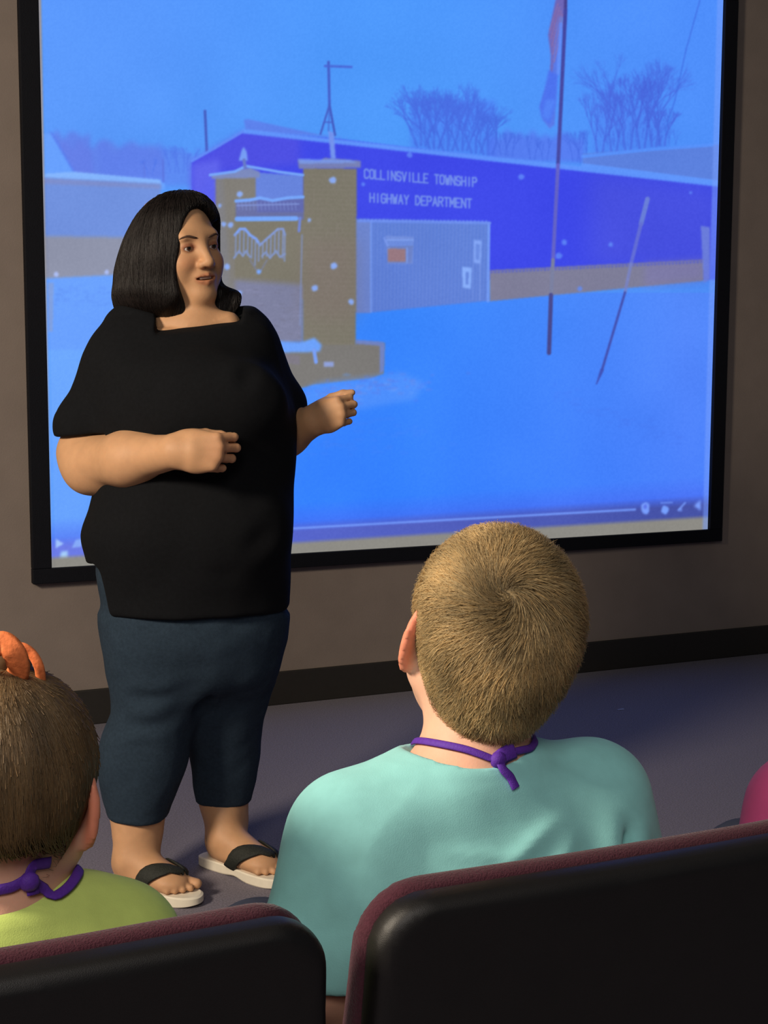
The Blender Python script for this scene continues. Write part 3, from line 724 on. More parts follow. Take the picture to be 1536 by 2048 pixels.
# ------------------------------------------------------------------ the presenter
WV = 3.13; SC = WV / FPX * 1.0
o = FLOOR(330, 1775); WO = np.array([o[0], WV, 0.0])
woman = empty('person', h2w(WO), -YAW)
tag(woman, 'standing person with a black bob, black top and cropped jeans before the screen', 'person')
def L_(px, py, dv=0.0): return P(px, py, WV + dv) - WO
def S_(dv=0.0): return (WV + dv) / FPX * 1.005
def rows(rs, dv0=0.0):
    out = []
    for (y, xl, xr, dv, b) in rs:
        c = L_((xl + xr) / 2, y, dv + dv0); out.append((c[2], c[0], c[1], (xr - xl) / 2 * S_(dv + dv0), b))
    return out
def capx(a, b_, ra, rb, **k): return cap(L_(*a), L_(*b_), ra * S_(), rb * S_(), **k)

# shirt
shirt_torso = stack(rows([(632, 268, 488, .035, .075), (660, 215, 525, .03, .10), (700, 185, 545, .02, .125), (760, 180, 566, .01, .155), (830, 188, 590, 0, .175),
    (900, 196, 592, .0, .175), (960, 196, 588, .0, .17), (1010, 183, 586, .0, .18), (1065, 165, 583, .0, .19), (1110, 174, 580, .0, .185), (1160, 188, 582, .0, .186), (1212, 196, 582, 0, .184)]), ang=.18, n=2.25, kend=.012)
bust = ell(L_(420, 800, -.115), (.165, .085, .095)); belly = ell(L_(400, 1060, -.10), (.18, .10, .13))
shR = [('+', capx((262, 668, .03), (178, 845, -.02), 62, 60), .05), ('+', capx((178, 845, -.02), (176, 852, -.03), 60, 63), .02)]
shL = [('+', capx((492, 672, .06), (556, 810, .10), 56, 54), .05), ('+', capx((556, 810, .10), (560, 850, .09), 54, 52), .03)]
hemcutR = box(L_(160, 912, -.02), (.115, .2, .04), 0, axes((1, 0, .07), (0, 1, 0)))
def folds(p, d):
    g = .0035 * wob(p, 16, 1.3) + .0022 * wob(p * np.array([1, 1, .45]), 38, .4)
    return d + g
shirt_solid = [('+', shirt_torso, 0), ('+', bust, .07), ('+', belly, .08)] + shR + shL
# sleeve ends: cut flat where the upper arm leaves the sleeve
def plane_cut(c, nrm, rad):
    c = A_(c); nrm = A_(nrm) / np.linalg.norm(nrm)
    def f(p):
        q = p - c; return np.maximum(-(q @ nrm), np.linalg.norm(q, axis=1) - rad)
    return f
cutR = plane_cut(L_(178, 866, -.02), (0.02, 0, -1.0), .118)
cutL = plane_cut(L_(577, 868, .10), (.35, 0, -1.0), .085)
fold_lines = [((300, 700), (210, 800), 5), ((520, 700), (470, 800), 5), ((240, 900), (330, 960), 6), ((560, 930), (480, 1010), 6), ((215, 1010), (330, 1050), 6),
              ((570, 1060), (460, 1100), 6), ((350, 1120), (480, 1150), 5), ((230, 760), (260, 850), 5), ((300, 780), (420, 880), 6), ((250, 1080), (300, 1180), 5)]
def fold_caps(lines, vfront):
    return ('f', grooves([(L_(a[0], a[1], vfront), L_(b_[0], b_[1], vfront), r * .004, .0045) for a, b_, r in lines]), 0)
neck_cut = group([('+', box((0, 0, 0), (.094, .105, .040), .008), 0)], L_(395, 622, -.055), axes((1, .06, .045), (-.06, 1, .32)))
jeans_side = box(L_(205, 1168, 0), (.033, .25, .058), .012)
shirt_pr = shirt_solid + [('-', plane_cut(L_(178, 866, -.02), (0.04, 0, -1.0), .118), .006), ('-', plane_cut(L_(577, 872, .10), (.35, 0, -1.0), .085), .006), ('-', neck_cut, .006),
                          ('-', box(L_(192, 1190, 0), (.050, .3, .080), .02, axes((1, 0, .2), (0, 1, 0))), .01), fold_caps(fold_lines, -.17), ('f', folds, 0)]

# jeans
pel = stack(rows([(1020, 200, 560, .0, .13), (1080, 196, 570, .0, .15), (1150, 194, 566, .0, .160), (1200, 206, 570, .0, .160), (1260, 212, 566, .0, .16), (1310, 222, 556, .0, .14), (1370, 240, 535, .0, .11)]), ang=.18, n=2.4, kend=.05)
lgR = stack(rows([(1240, 214, 400, -.01, .115), (1330, 220, 408, -.015, .11), (1420, 222, 398, -.02, .102), (1480, 200, 384, -.02, .098), (1540, 196, 372, -.02, .092), (1595, 204, 352, -.02, .08), (1632, 214, 338, -.02, .072)]), kend=.006)
lgL = stack(rows([(1240, 395, 568, .03, .11), (1330, 390, 556, .06, .105), (1400, 386, 540, .09, .10), (1450, 376, 526, .11, .095), (1520, 380, 521, .13, .085), (1600, 392, 503, .14, .068)]), kend=.006)
def jfold(p, d): return d + .0025 * wob(p, 30, .9) + .0012 * wob(p, 75, 2.)
jeans_solid = [('+', pel, 0), ('+', lgR, .06), ('+', lgL, .06)]
jeans_pr = jeans_solid + [('f', grooves([(L_(215, 1455, -.12), L_(375, 1450, -.12), .014, .004), (L_(400, 1442, .02), L_(530, 1385, .03), .012, .010), (L_(450, 1260, -.10), L_(385, 1440, -.04), .02, .014), (L_(240, 1400, -.13), L_(360, 1392, -.13), .016, .004), (L_(420, 1400, 0), L_(520, 1340, 0), .012, .006), (L_(480, 1300, -.05), L_(560, 1250, 0), .014, .005)]), 0), ('f', jfold, 0)]

# feet: sandals stand on the carpet
hA = FLOOR(232, 1772); tA = FLOOR(391, 1812); hB = FLOOR(418, 1727); tB = FLOOR(572, 1776)
hA[2] = hB[2] = 0; tA[2] = tB[2] = 0
def foot_frame(h, t): x = (t - h) / np.linalg.norm(t - h); z = np.array([0, 0, 1.0]); return np.stack([x, np.cross(z, x), z], 1), np.linalg.norm(t - h)
FA, LA = foot_frame(hA, tA); FB, LB_ = foot_frame(hB, tB)
SOLE = .023
legs = []
# calves
calfR = stack(rows([(1600, 214, 338, -.02, .062), (1640, 220, 331, -.02, .060), (1680, 235, 325, -.02, .053), (1715, 241, 312, -.01, .044), (1745, 240, 308, .0, .042)]), kend=.02)
calfL = stack(rows([(1570, 392, 500, .14, .060), (1612, 398, 498, .14, .058), (1650, 410, 497, .145, .052), (1680, 416, 488, .15, .046), (1710, 416, 485, .15, .042)]), kend=.02)

# head
hs = 1.06; HA = math.radians(42); tl = math.radians(6)
Fh = A_((math.sin(HA), -math.cos(HA), -.02)); Fh /= np.linalg.norm(Fh)
Uh = A_((-.17, .0, 1.0)); Uh -= Fh * (Uh @ Fh); Uh /= np.linalg.norm(Uh); Xh = np.cross(Fh, Uh)
MH = np.stack([Xh, Fh, Uh], 1)
HC = L_(399, 494, -.02) - Fh * .076 * hs
HC = HC.copy()
headg = group(head_prims(), HC, MH, hs, bound=.16)
neck = [('+', cap(L_(382, 660, .03), L_(366, 580, .075), .066, .056), .03), ('+', cap(L_(330, 655, .0), L_(455, 650, .02), .03, .03), .03)]
# arms
armR = [('+', capx((215, 740, .0), (168, 905, -.02), 44, 46), .03), ('+', capx((166, 905, -.02), (178, 938, -.05), 46, 46), .03), ('+', capx((178, 925, -.06), (255, 918, -.155), 50, 47), .035),
        ('+', capx((255, 918, -.155), (352, 903, -.245), 46, 31), .035), ('+', ell(L_(205, 950, -.06), (.055, .05, .036)), .03)]
HR = axes((1.0, -.12, -.02), (.05, .1, 1.0))
if HR[:, 2] @ A_((0, -1, 0)) < 0: pass
handR = group(hand(curl=((50, 56, 62, 68), (68, 66, 64, 62), (46, 44, 42, 40)), side=1, thumb=(.95, .30, -.45), spread=.05), L_(345, 902, -.25), HR, 1.06, bound=.2)
armL = [('+', capx((520, 720, .08), (572, 868, .10), 50, 42), .03), ('+', capx((572, 868, .10), (626, 842, .035), 44, 31), .03)]
HL = axes((.78, -.5, .28), (-.25, .1, .95))
handL = group(hand(curl=((72, 76, 80, 84), (88, 86, 84, 80), (50, 50, 50, 46)), side=1 if HL[:, 2] @ A_((1, 0, -.5)) > 0 else 1, thumb=(.85, .45, -.5)), L_(624, 842, .035), HL, .92, bound=.2)
def shrink(prims, t):
    return lambda p: field(p, prims) + t
skin_pr = [('+', headg, 0)] + neck + [('+', shrink(shirt_solid[:3], .026), .0), ('+', shrink(jeans_solid, .022), .0)] + armR + armL + \
    [('+', handR, .012), ('+', handL, .012), ('+', calfR, .012), ('+', calfL, .012),
     ('+', group(foot(LA - .005), hA + FA @ A_((.004, 0, 0)) + A_((0, 0, SOLE)) - WO, FA, 1.0, bound=None), .03),
     ('+', group([(a, f, k) for a, f, k in foot(LB_ - .005)], hB + FB @ A_((.004, 0, 0)) + A_((0, 0, SOLE)) - WO, FB, 1.0, bound=None), .03),
     ('-', cap(L_(408, 1683, .08), L_(486, 1680, .10), .005, .005), .012)]
zr = HC[2] - .15
V, F = surf(skin_pr, (-.32, -.42, .0), (.45, .36, 1.62), .0036, zfine=(zr, .0022))
C = face_tint((V - HC) @ MH / hs, V)
fing = np.linalg.norm(V - (L_(356, 902, -.25) + HR @ A_((.10, 0, -.01))), axis=1); C *= 1 - np.array([0, .12, .12]) * np.clip(1 - fing / .06, 0, 1)[:, None]
mesh_obj('body', V, F, m_skin, woman, True, C)
add_eyes(woman, HC, MH, hs)
tv = box((0, .0845, -.0625), (.014, .004, .0035), .002); Vt, Ft = surf([('+', tv, 0)], (-.02, .075, -.07), (.02, .095, -.055), .0012, B=8)
mesh_obj('teeth', (Vt * hs) @ MH.T + HC, Ft, m_teeth, woman)
m_brow = mat('eyebrow_hair', (84, 60, 46), 0.8, tint=True)
m_hairdk = mat('dark_hair', (31, 25, 23), 0.5, spec=0.3, noise=0.15, nscale=40, tint=True)
for sd in (-1, 1):
    b = MB(); pts = [((sd * (.012 + .034 * t_)), .0855 - .014 * t_ * t_ + .001, .0225 + .010 * math.sin(t_ * 2.6)) for t_ in np.linspace(0, 1, 7)]
    hp = np.array([HC + MH @ (A_((q[0], .085 - .35 * abs(q[0]) ** 1.2, .0200 + .0040 * math.sin((abs(q[0]) - .012) * 70) - 4.5 * max(0, abs(q[0]) - .03) ** 2 * 3)) * hs) for q in pts])
    for _ in range(3): hp = hp - grad(headg, hp) * (headg(hp)[:, None] - .0006)
    b.tube(list(hp), [.0012, .0022, .0025, .0024, .0021, .0016, .0008], 8)
    b.build('eyebrow', m_brow, woman, True, color=np.ones(3))
m_black = mat('black_knit', (17, 18, 21), 0.9, spec=0.15, noise=0.12, nscale=120, bump=0.25, bscale=900)
m_jean = mat('dark_blue_denim', (44, 58, 72), 0.9, spec=0.15, noise=0.14, nscale=140, bump=0.5, bscale=800)
V, F = surf(shirt_pr, (-.32, -.36, .50), (.42, .36, 1.45), .0045)
mesh_obj('shirt', V, F, m_black, woman)
V, F = surf(jeans_pr, (-.32, -.3, .08), (.36, .36, .92), .0048)
mesh_obj('jeans', V, F, m_jean, woman)

# hair: chin length bob
hv = stack(rows([(379, 362, 384, .045, .012), (386, 338, 400, .045, .042), (400, 313, 417, .045, .066), (425, 288, 430, .045, .090), (460, 266, 437, .05, .106), (510, 246, 440, .055, .118),
                 (560, 233, 440, .06, .12), (600, 229, 446, .06, .118), (628, 238, 462, .065, .105), (642, 262, 468, .07, .085)]), ang=-.5, n=2.1, kend=.02)
hair_pr = [('+', hv, 0), ('+', ell(L_(450, 598, .05), (.034, .05, .032)), .03),
           ('-', group([('+', ell((-.016, .112, -.018), (.069, .100, .120)), 0), ('+', ell((-.085, .075, -.015), (.055, .075, .082)), .02), ('+', cap((-.0, .115, -.06), (.01, .15, -.24), .074, .085), .03)], HC, MH, hs), .012),
           ('-', cap(L_(372, 630, -.07), L_(345, 672, -.07), .044, .060), .012),
           ('-', cap(L_(410, 640, -.13), L_(400, 700, -.1), .095, .11), .01),
           ('f', lambda p, d: d + .0016 * np.sin(((p - HC) @ MH)[:, 0] * 0 + np.arctan2(p[:, 1] - HC[1] + .02, p[:, 0] - HC[0]) * 46 + 3 * wob(p, 9)), 0)]
V, F = surf(hair_pr, (-.2, -.2, 1.10), (.28, .35, 1.62), .003)
hbase = (V, F, np.ones((len(V), 3)) * .9)
# strands laid over the surface, from the parting down
hf = lambda p: field(p, hair_pr[:4])
ids = RNG.choice(len(V), 9000); r0 = V[ids]; seg = 9; step = .013
pth = [r0]; p = r0.copy()
dirv = np.tile(A_((0, 0, -1.0)), (len(p), 1)) + (p - HC) * np.array([2.2, 2.2, 0]) * (p[:, 2:3] > HC[2])
dirv += RNG.normal(size=dirv.shape) * .07
for i in range(seg):
    g = grad(hf, p); d_ = dirv - g * (g * dirv).sum(1, keepdims=True); d_ /= np.linalg.norm(d_, axis=1, keepdims=True) + 1e-6
    p = p + d_ * step; dd = hf(p)[:, None]; p = p - g * (dd - .0022) * (np.abs(dd) < .03); pth.append(p)
pth = np.stack(pth, 1); keep = (pth[:, :, 2].min(1) > L_(0, 664)[2])
pth = pth[keep]
strands('hair', None, pth, .00055, m_hairdk, woman, RNG.uniform(.45, 1.4, (len(pth), 1)) * np.ones((1, 3)), hbase)

# sandals
m_sole = mat('cream_sandal_sole', (236, 226, 205), 0.7, spec=0.3, noise=0.04)
m_strap = mat('dark_woven_strap', (34, 36, 30), 0.75, noise=0.3, nscale=220, bump=0.6, bscale=300)
def sandal(h, Fm, L, lab):
    k = L / .245
    prof = [(-.020, .0), (-.015, .022), (.006, .034), (.05, .035), (.10, .034), (.15, .042), (.19, .047), (.225, .043), (.247, .030), (.258, .008), (.256, -.012), (.24, -.030), (.21, -.042), (.16, -.045), (.10, -.037), (.05, -.035), (.006, -.034), (-.015, -.022)]
    pq = spline([(x, y, 0) for x, y in prof] + [(prof[0][0], prof[0][1], 0)], 5)[:-1]; prof = [(q[0], q[1] * .89) for q in pq]
    n = len(prof); V = []; 
    def zt(x): return SOLE + .012 * max(0, 1 - x / .05) ** 2 * .0 + .002
    def zb(x): return 0.0 + .006 * math.exp(-((x - .115) / .03) ** 2) + .006 * max(0, (x - .2) / .06) ** 2
    lev = [(zb, .95), (zb, 1.0), (zt, 1.0), (zt, .95)]
    for fi, (zf, s) in enumerate(lev):
        for x, y in prof:
            z = zf(x); off = .003 if fi == 1 else (-.003 if fi == 2 else 0)
            V.append(((x - .12) * s * k + .12 * k, y * s, z + off))
    F = [(l*n+i, l*n+(i+1)%n, (l+1)*n+(i+1)%n, (l+1)*n+i) for l in range(3) for i in range(n)]
    F.append(tuple(3*n+i for i in range(n))); F.append(tuple(range(n))[::-1])
    V = np.array(V) @ Fm.T + h - WO
    so = mesh_obj('sandal', V, [tuple(reversed(f)) for f in F], m_sole, woman, False); so['label'] = lab
    so.modifiers.new('b', 'BEVEL').width = .002
    # straps: from both sides of the sole over the instep to the toe post
    lowp = [q_ for q_ in skin_pr if q_[1] not in (headg, handR, handL)]
    fld = lambda q: field(q @ Fm.T + h - WO, lowp[-7:])
    post = A_((.205 * k, .021, SOLE + .008))
    for s in (1, -1):
        a = A_((.105 * k, s * .040, SOLE + .004)); m1 = A_((.125 * k, s * .036, SOLE + .042)); m2 = A_((.165 * k, s * .012 + .012, SOLE + .052))
        pts = []
        for t_ in np.linspace(0, 1, 14):
            q = (1-t_)**3 * a + 3*(1-t_)**2*t_ * m1 + 3*(1-t_)*t_**2 * m2 + t_**3 * post
            qq = q[None, :]; dd = fld(qq)[0]; g = grad(fld, qq)[0]
            if .04 < t_ < .93:
                for _ in range(3):
                    qq = q[None, :]; q = q - grad(fld, qq)[0] * (fld(qq)[0] - .0035)
            q[2] = max(q[2], SOLE + .002); pts.append(q)
        bb = MB(); bb.tube(pts, [.012] * 4 + [.013, .0135, .0135, .013, .012, .011, .0095, .008, .006, .004], 10, flat=.32, nrm=(0, 0, 1))
        # turn the flat side to the skin: the tube's reference is the skin normal
        rings = []
        bb = MB()
        rad = [.015] * 3 + [.017, .019, .020, .020, .019, .018, .016, .013, .009, .006, .004]
        for i, q in enumerate(pts):
            t = pts[min(i+1, 13)] - pts[max(i-1, 0)]; t /= np.linalg.norm(t); g = grad(fld, q[None])[0]; g -= t * (g @ t); g /= np.linalg.norm(g); c_ = np.cross(t, g)
            for kq in range(10):
                an = 2*math.pi*kq/10; rings.append(q + g * math.sin(an) * .0035 + c_ * math.cos(an) * rad[i])
        F = [(i*10+k2, i*10+(k2+1)%10, (i+1)*10+(k2+1)%10, (i+1)*10+k2) for i in range(13) for k2 in range(10)] + [tuple(range(10))[::-1], tuple(130+k2 for k2 in range(10))]
        Vs = np.array(rings) @ Fm.T + h - WO
        mesh_obj('strap', Vs, F, m_strap, so, True)
sandal(hA, FA, LA, 'cream soled sandal with dark strap, nearer the seats'); sandal(hB, FB, LB_, 'cream soled sandal with dark strap, nearer the wall')
# ------------------------------------------------------------------ seated kids
m_aqua = mat('aqua_cotton', (158, 228, 226), 0.9, spec=0.15, noise=0.04, nscale=60, bump=0.12, bscale=900, sheen=0.1)
m_lime = mat('lime_cotton', (214, 236, 128), 0.9, spec=0.15, noise=0.04, nscale=60, bump=0.12, bscale=900, sheen=0.1)
m_pink = mat('hot_pink_cotton', (255, 105, 165), 0.9, spec=0.15, noise=0.04, nscale=60, bump=0.12, bscale=900, sheen=0.1)
m_short = mat('dark_shorts', (52, 56, 70), 0.9, spec=0.1, noise=0.1)
m_purple = mat('purple_ribbon', (98, 52, 168), 0.6, spec=0.3, noise=0.1, nscale=300, bump=0.3, bscale=800)
m_shoe = mat('grey_canvas', (120, 120, 126), 0.8, noise=0.08)
m_hair = mat('short_hair', (180, 154, 110), 0.6, spec=0.35, tint=True)
m_hairb = mat('brown_hair', (112, 90, 62), 0.5, spec=0.35, tint=True)
m_orange = mat('orange_ribbon', (240, 132, 78), 0.7, spec=0.2, noise=0.15, nscale=200, bump=0.4)

r_fields = {}
def pose(yaw, pitch, roll):
    """head axes for someone facing +y: yaw to their left, pitch up, roll to their right"""
    F = A_((-math.sin(yaw) * math.cos(pitch), math.cos(yaw) * math.cos(pitch), math.sin(pitch)))
    Rt = A_((math.cos(yaw), math.sin(yaw), 0)); U = np.cross(Rt, F)
    R2 = Rt * math.cos(roll) - U * math.sin(roll); U2 = U * math.cos(roll) + Rt * math.sin(roll)
    return np.stack([R2, F, U2], 1)

def kid(label, root, hc, hM, hsz, zs, shirt_mat, hairmat, hair_kind, pal, res=1.0, lanyard=None, nb=(-.01, 0), wide=1.0, collar=0.0):
    """root: floor point under the body; hc: head centre in the kid's frame; zs: sitting height offset"""
    r = empty('person', root); tag(r, label, 'person')
    hc = A_(hc); Z = lambda z: z + zs
    nbx, nby = nb
    head = group(head_prims(True, False), hc, hM, hsz, bound=.16)
    neck_top = hc + hM @ A_((0, -.030, -.055)) * hsz; neck_bot = A_((nbx, nby - .005, Z(.80)))
    torso = stack([(Z(.44), 0, .02, .125, .10), (Z(.52), 0, .01, .128, .105), (Z(.62), 0, 0, .130 * wide, .098), (Z(.70), 0, 0, .138 * wide, .098), (Z(.76), 0, 0, .142 * wide, .088), (Z(.80), nbx * .5, 0, .118 * wide, .070), (Z(.835), nbx, 0, .068, .052)], n=2.3, kend=.02)
    sh = []
    for s in (-1, 1):
        sh += [('+', cap((nbx, 0, Z(.822)), (s * .125 * wide, 0, Z(.782)), .040, .046), .045), ('+', cap((s * .130 * wide, 0, Z(.774)), (s * .166 * wide, -.005, Z(.66)), .053, .062), .05), ('+', cap((s * .09 * wide, 0, Z(.72)), (s * .12 * wide, 0, Z(.60)), .075, .06), .03)]
    tz = [('+', torso, 0)] + sh
    trim = []
    for s in (-1, 1):
        trim.append(('-', plane_cut((s * .172 * wide, -.005, Z(.662)), (s * .15, 0, -1), .10), .006))
    cut = [('-', group([('+', ell((0, 0, 0), (.060, .062, .034)), 0)], (nbx, nby + .012, Z(.860 + collar)), axes((1, 0, 0), (0, 1, .25))), .006)]
    fl = []
    for a, b_, q in [((.07, -.09, .80), (-.02, -.10, .74), .006), ((-.09, -.09, .78), (.02, -.105, .755), .005), ((.13, -.05, .79), (.10, -.09, .68), .008), ((-.15, -.04, .77), (-.12, -.09, .66), .007), ((.02, -.10, .70), (.10, -.10, .73), .006), ((-.155, -.05, .72), (-.150, -.06, .64), .006)]:
        fl.append(((a[0], a[1], Z(a[2])), (b_[0], b_[1], Z(b_[2])), q * 1.7, q * 1.5))
    fl = [('f', grooves(fl), 0)]
    shirt = tz + fl + trim + cut + [('f', lambda p, d: d + .003 * wob(p * np.array([1, 1, .6]), 24, 1.1 + zs) + .0008 * wob(p * np.array([1, 1, .4]), 60, .5), 0)]
    arms = []
    for s in (-1, 1):
        e_ = (s * .195 * wide, .03, Z(.535)); w_ = (s * .11, .24, Z(.535))
        arms += [('+', cap((s * .165 * wide, -.005, Z(.72)), e_, .032, .031), .02), ('+', cap(e_, w_, .032, .023), .02),
                 ('+', group(hand(curl=(12, 20, 15), side=-s), w_, axes((-s * .45, .9, -.12), (-s * .9, -.45, 0)), .82, bound=.22), .01)]
    leg = []
    for s in (-1, 1):
        leg += [('+', cap((s * .075, .03, .52), (s * .09, .40, .50), .075, .052), .02), ('+', cap((s * .09, .40, .49), (s * .095, .44, .10), .050, .032), .02),
                ('+', cap((s * .095, .43, .08), (s * .10, .54, .045), .036, .028), .02)]
    skin = [('+', head, 0), ('+', cap(neck_bot, neck_top, .052 * (hsz / .95), .051 * (hsz / .95)), .03), ('+', shrink(tz, .010), .02)] + arms + leg
    top = float(hc[2] + .16)
    V, F = surf(skin, (-.32, -.2, 0), (.32, .62, top), .0048 * res, zfine=(float(hc[2] - .14), .0024 * res))
    C = face_tint((V - hc) @ hM / hsz, V)
    nk = np.clip(1 - np.abs(V[:, 2] - Z(.84)) / .04, 0, 1); C *= 1 - nk[:, None] * np.array([0, .07, .10])
    mesh_obj('body', V, F, m_skin_kid, r, True, C); add_eyes(r, hc, hM, hsz)
    V, F = surf(shirt, (-.34, -.2, .3), (.34, .2, Z(.92)), .0034 * res); mesh_obj('shirt', V, F, shirt_mat, r)
    sp = []
    for s in (-1, 1): sp += [('+', cap((s * .075, .02, .52), (s * .095, .36, .505), .088, .074), .03)]
    sp += [('+', ell((0, .0, .52), (.145, .125, .085)), .04)]
    V, F = surf(sp, (-.3, -.2, .38), (.3, .5, .68), .007 * res); mesh_obj('shorts', V, F, m_short, r)
    for s in (-1, 1):
        q = [('+', cap((s * .095, .42, .045), (s * .103, .575, .038), .044, .038), 0), ('&', lambda p: -(p[:, 2] - .0), .003)]
        V, F = surf(q, (-.2, .34, -.02), (.2, .66, .12), .006 * res); mesh_obj('shoe', V, F, m_shoe, r)
    # hair
    H = lambda p: (p - hc) @ hM / hsz
    if hair_kind == 'none': return r
    thick = .0065 if hair_kind == 'short' else .009
    skull = [('+', ell((0, -.020, .030), (.074 + thick, .095 + thick, .084 + thick)), 0), ('+', ell((0, -.045, -.035), (.053, .058, .066)), .04)]
    def region(q):
        """positive where hair grows (head frame)"""
        x, y, z = q.T
        nape = -.104 + 2.0 * np.abs(x) if hair_kind == 'short' else -.020 + .3 * np.abs(x)
        back = z - np.where(y < .0, np.minimum(nape, -.020 + .9 * np.maximum(-y, 0) * -1 + .02), -.01)
        back = z - np.where(y < -.012, nape - .25 * np.minimum(-y - .012, .05), .0)
        front = np.where(y > -.012, z - (.015 + 1.1 * np.maximum(y - .02, 0)), 1)
        earc = np.sqrt(((y + .002) / .020) ** 2 + ((z + .008) / .036) ** 2) - 1
        return np.minimum(np.minimum(back, front), np.where(np.abs(x) > .055, earc * .03, 1))
    def capf(p): return np.maximum(field(H(p), skull) * hsz, -region(H(p)) * .9 * hsz)
    whorl = A_(pal['whorl']); whorl /= np.linalg.norm(whorl)
    V, F = surf([('+', capf, 0)], tuple(hc - .15), tuple(hc + .15), .0028)
    q = H(V)
    kk = .62 + .12 * wob(q, 60, 2)[:, None]
    base = (V, F, kk * np.ones((len(V), 3)))
    nS = pal['n']; ids = RNG.choice(len(V), nS); rt = V[ids] + RNG.normal(size=(nS, 3)) * .0012
    q = H(rt); n0 = grad(capf, rt); ctr = A_((0, -.02, .03))
    rad = (q - ctr); rad /= np.linalg.norm(rad, axis=1, keepdims=True)
    if hair_kind == 'short':
        away = rad - whorl * (rad @ whorl)[:, None]; dist = np.linalg.norm(away, axis=1, keepdims=True) + 1e-6; away /= dist
        ang = np.arccos(np.clip(rad @ whorl, -1, 1))[:, None]
        swirl = np.cross(whorl, rad); swirl /= np.linalg.norm(swirl, axis=1, keepdims=True) + 1e-6
        tng = away - rad * (away * rad).sum(1, keepdims=True); tng /= np.linalg.norm(tng, axis=1, keepdims=True) + 1e-6
        dirn = tng + swirl * (1.3 * np.exp(-(ang / .5) ** 2)) * -1
        cl = wob(q, 130, .7)[:, None] * .35; dirn = dirn + np.cross(rad, dirn) * cl + RNG.normal(size=q.shape) * .22
        L0 = .020 * (1 - .55 * np.clip((-.02 - q[:, 2:3]) / .06, 0, 1)) * RNG.uniform(.7, 1.15, (nS, 1)) * np.clip(.45 + ang / .9, .5, 1)
        lift = .30 + .25 * np.exp(-(ang / .35) ** 2); m = 5
    else:
        dirn = (whorl * 1.0 - rad * (rad @ whorl)[:, None]); dirn /= np.linalg.norm(dirn, axis=1, keepdims=True) + 1e-6
        dirn = dirn + np.cross(rad, dirn) * wob(q, 40, .7)[:, None] * .12 + RNG.normal(size=q.shape) * .06
        L0 = .075 * RNG.uniform(.5, 1.1, (nS, 1)); lift = .02; m = 9
    D = dirn @ hM.T; D /= np.linalg.norm(D, axis=1, keepdims=True) + 1e-6
    p = rt.copy(); pth = [p]; st = L0 * hsz / (m - 1); surf_f = lambda p_: field(H(p_), skull) * hsz
    for i in range(m - 1):
        g = grad(surf_f, p); d_ = D - g * (g * D).sum(1, keepdims=True); d_ /= np.linalg.norm(d_, axis=1, keepdims=True) + 1e-6
        p = p + (d_ + g * lift * (1 - .5 * i / m)) * st; dd = surf_f(p)[:, None]
        if hair_kind != 'short': p = p - g * (dd - .0012)
        else: p = p - g * np.minimum(dd - .0005, 0)
        pth.append(p)
    pth = np.stack(pth, 1)
    tone = 1 + .35 * wob(q, 75, 1.7)[:, None] * 1.1 + .18 * wob(q, 170, .4)[:, None] + RNG.normal(size=(nS, 1)) * .15
    if hair_kind == 'short': tone = tone * (.44 + .70 * np.clip(ang / .6, 0, 1))
    tone = np.clip(tone, .3, 1.8)
    hue = RNG.normal(size=(nS, 1)) * .05
    tint = tone * np.concatenate([1 + hue, np.ones_like(hue), 1 - hue * 1.5], 1)
    strands('hair', None, pth, pal['r'], hairmat, r, tint, base)
    r_fields[r.name] = lambda p: np.minimum(field(p, skin[:3]), field(p, shirt))
    return r

def ribbon(pts, w, th, nrm_fn=None):
    """flat band through the points; w half width, th half thickness"""
    pts = [A_(p) for p in pts]; V = []; n = 8
    for i, q in enumerate(pts):
        t = pts[min(i+1, len(pts)-1)] - pts[max(i-1, 0)]; t /= np.linalg.norm(t) + 1e-9
        g = A_(nrm_fn(q)) if nrm_fn else A_((0, 0, 1)); g = g - t * (g @ t); g /= np.linalg.norm(g) + 1e-9; c_ = np.cross(t, g)
        ww = w[i] if not np.isscalar(w) else w
        for k in range(n): a = 2*math.pi*k/n; V.append(q + c_ * math.cos(a) * ww + g * math.sin(a) * th)
    F = [(i*n+k, i*n+(k+1)%n, (i+1)*n+(k+1)%n, (i+1)*n+k) for i in range(len(pts)-1) for k in range(n)] + [tuple(range(n))[::-1], tuple((len(pts)-1)*n+k for k in range(n))]
    return V, F
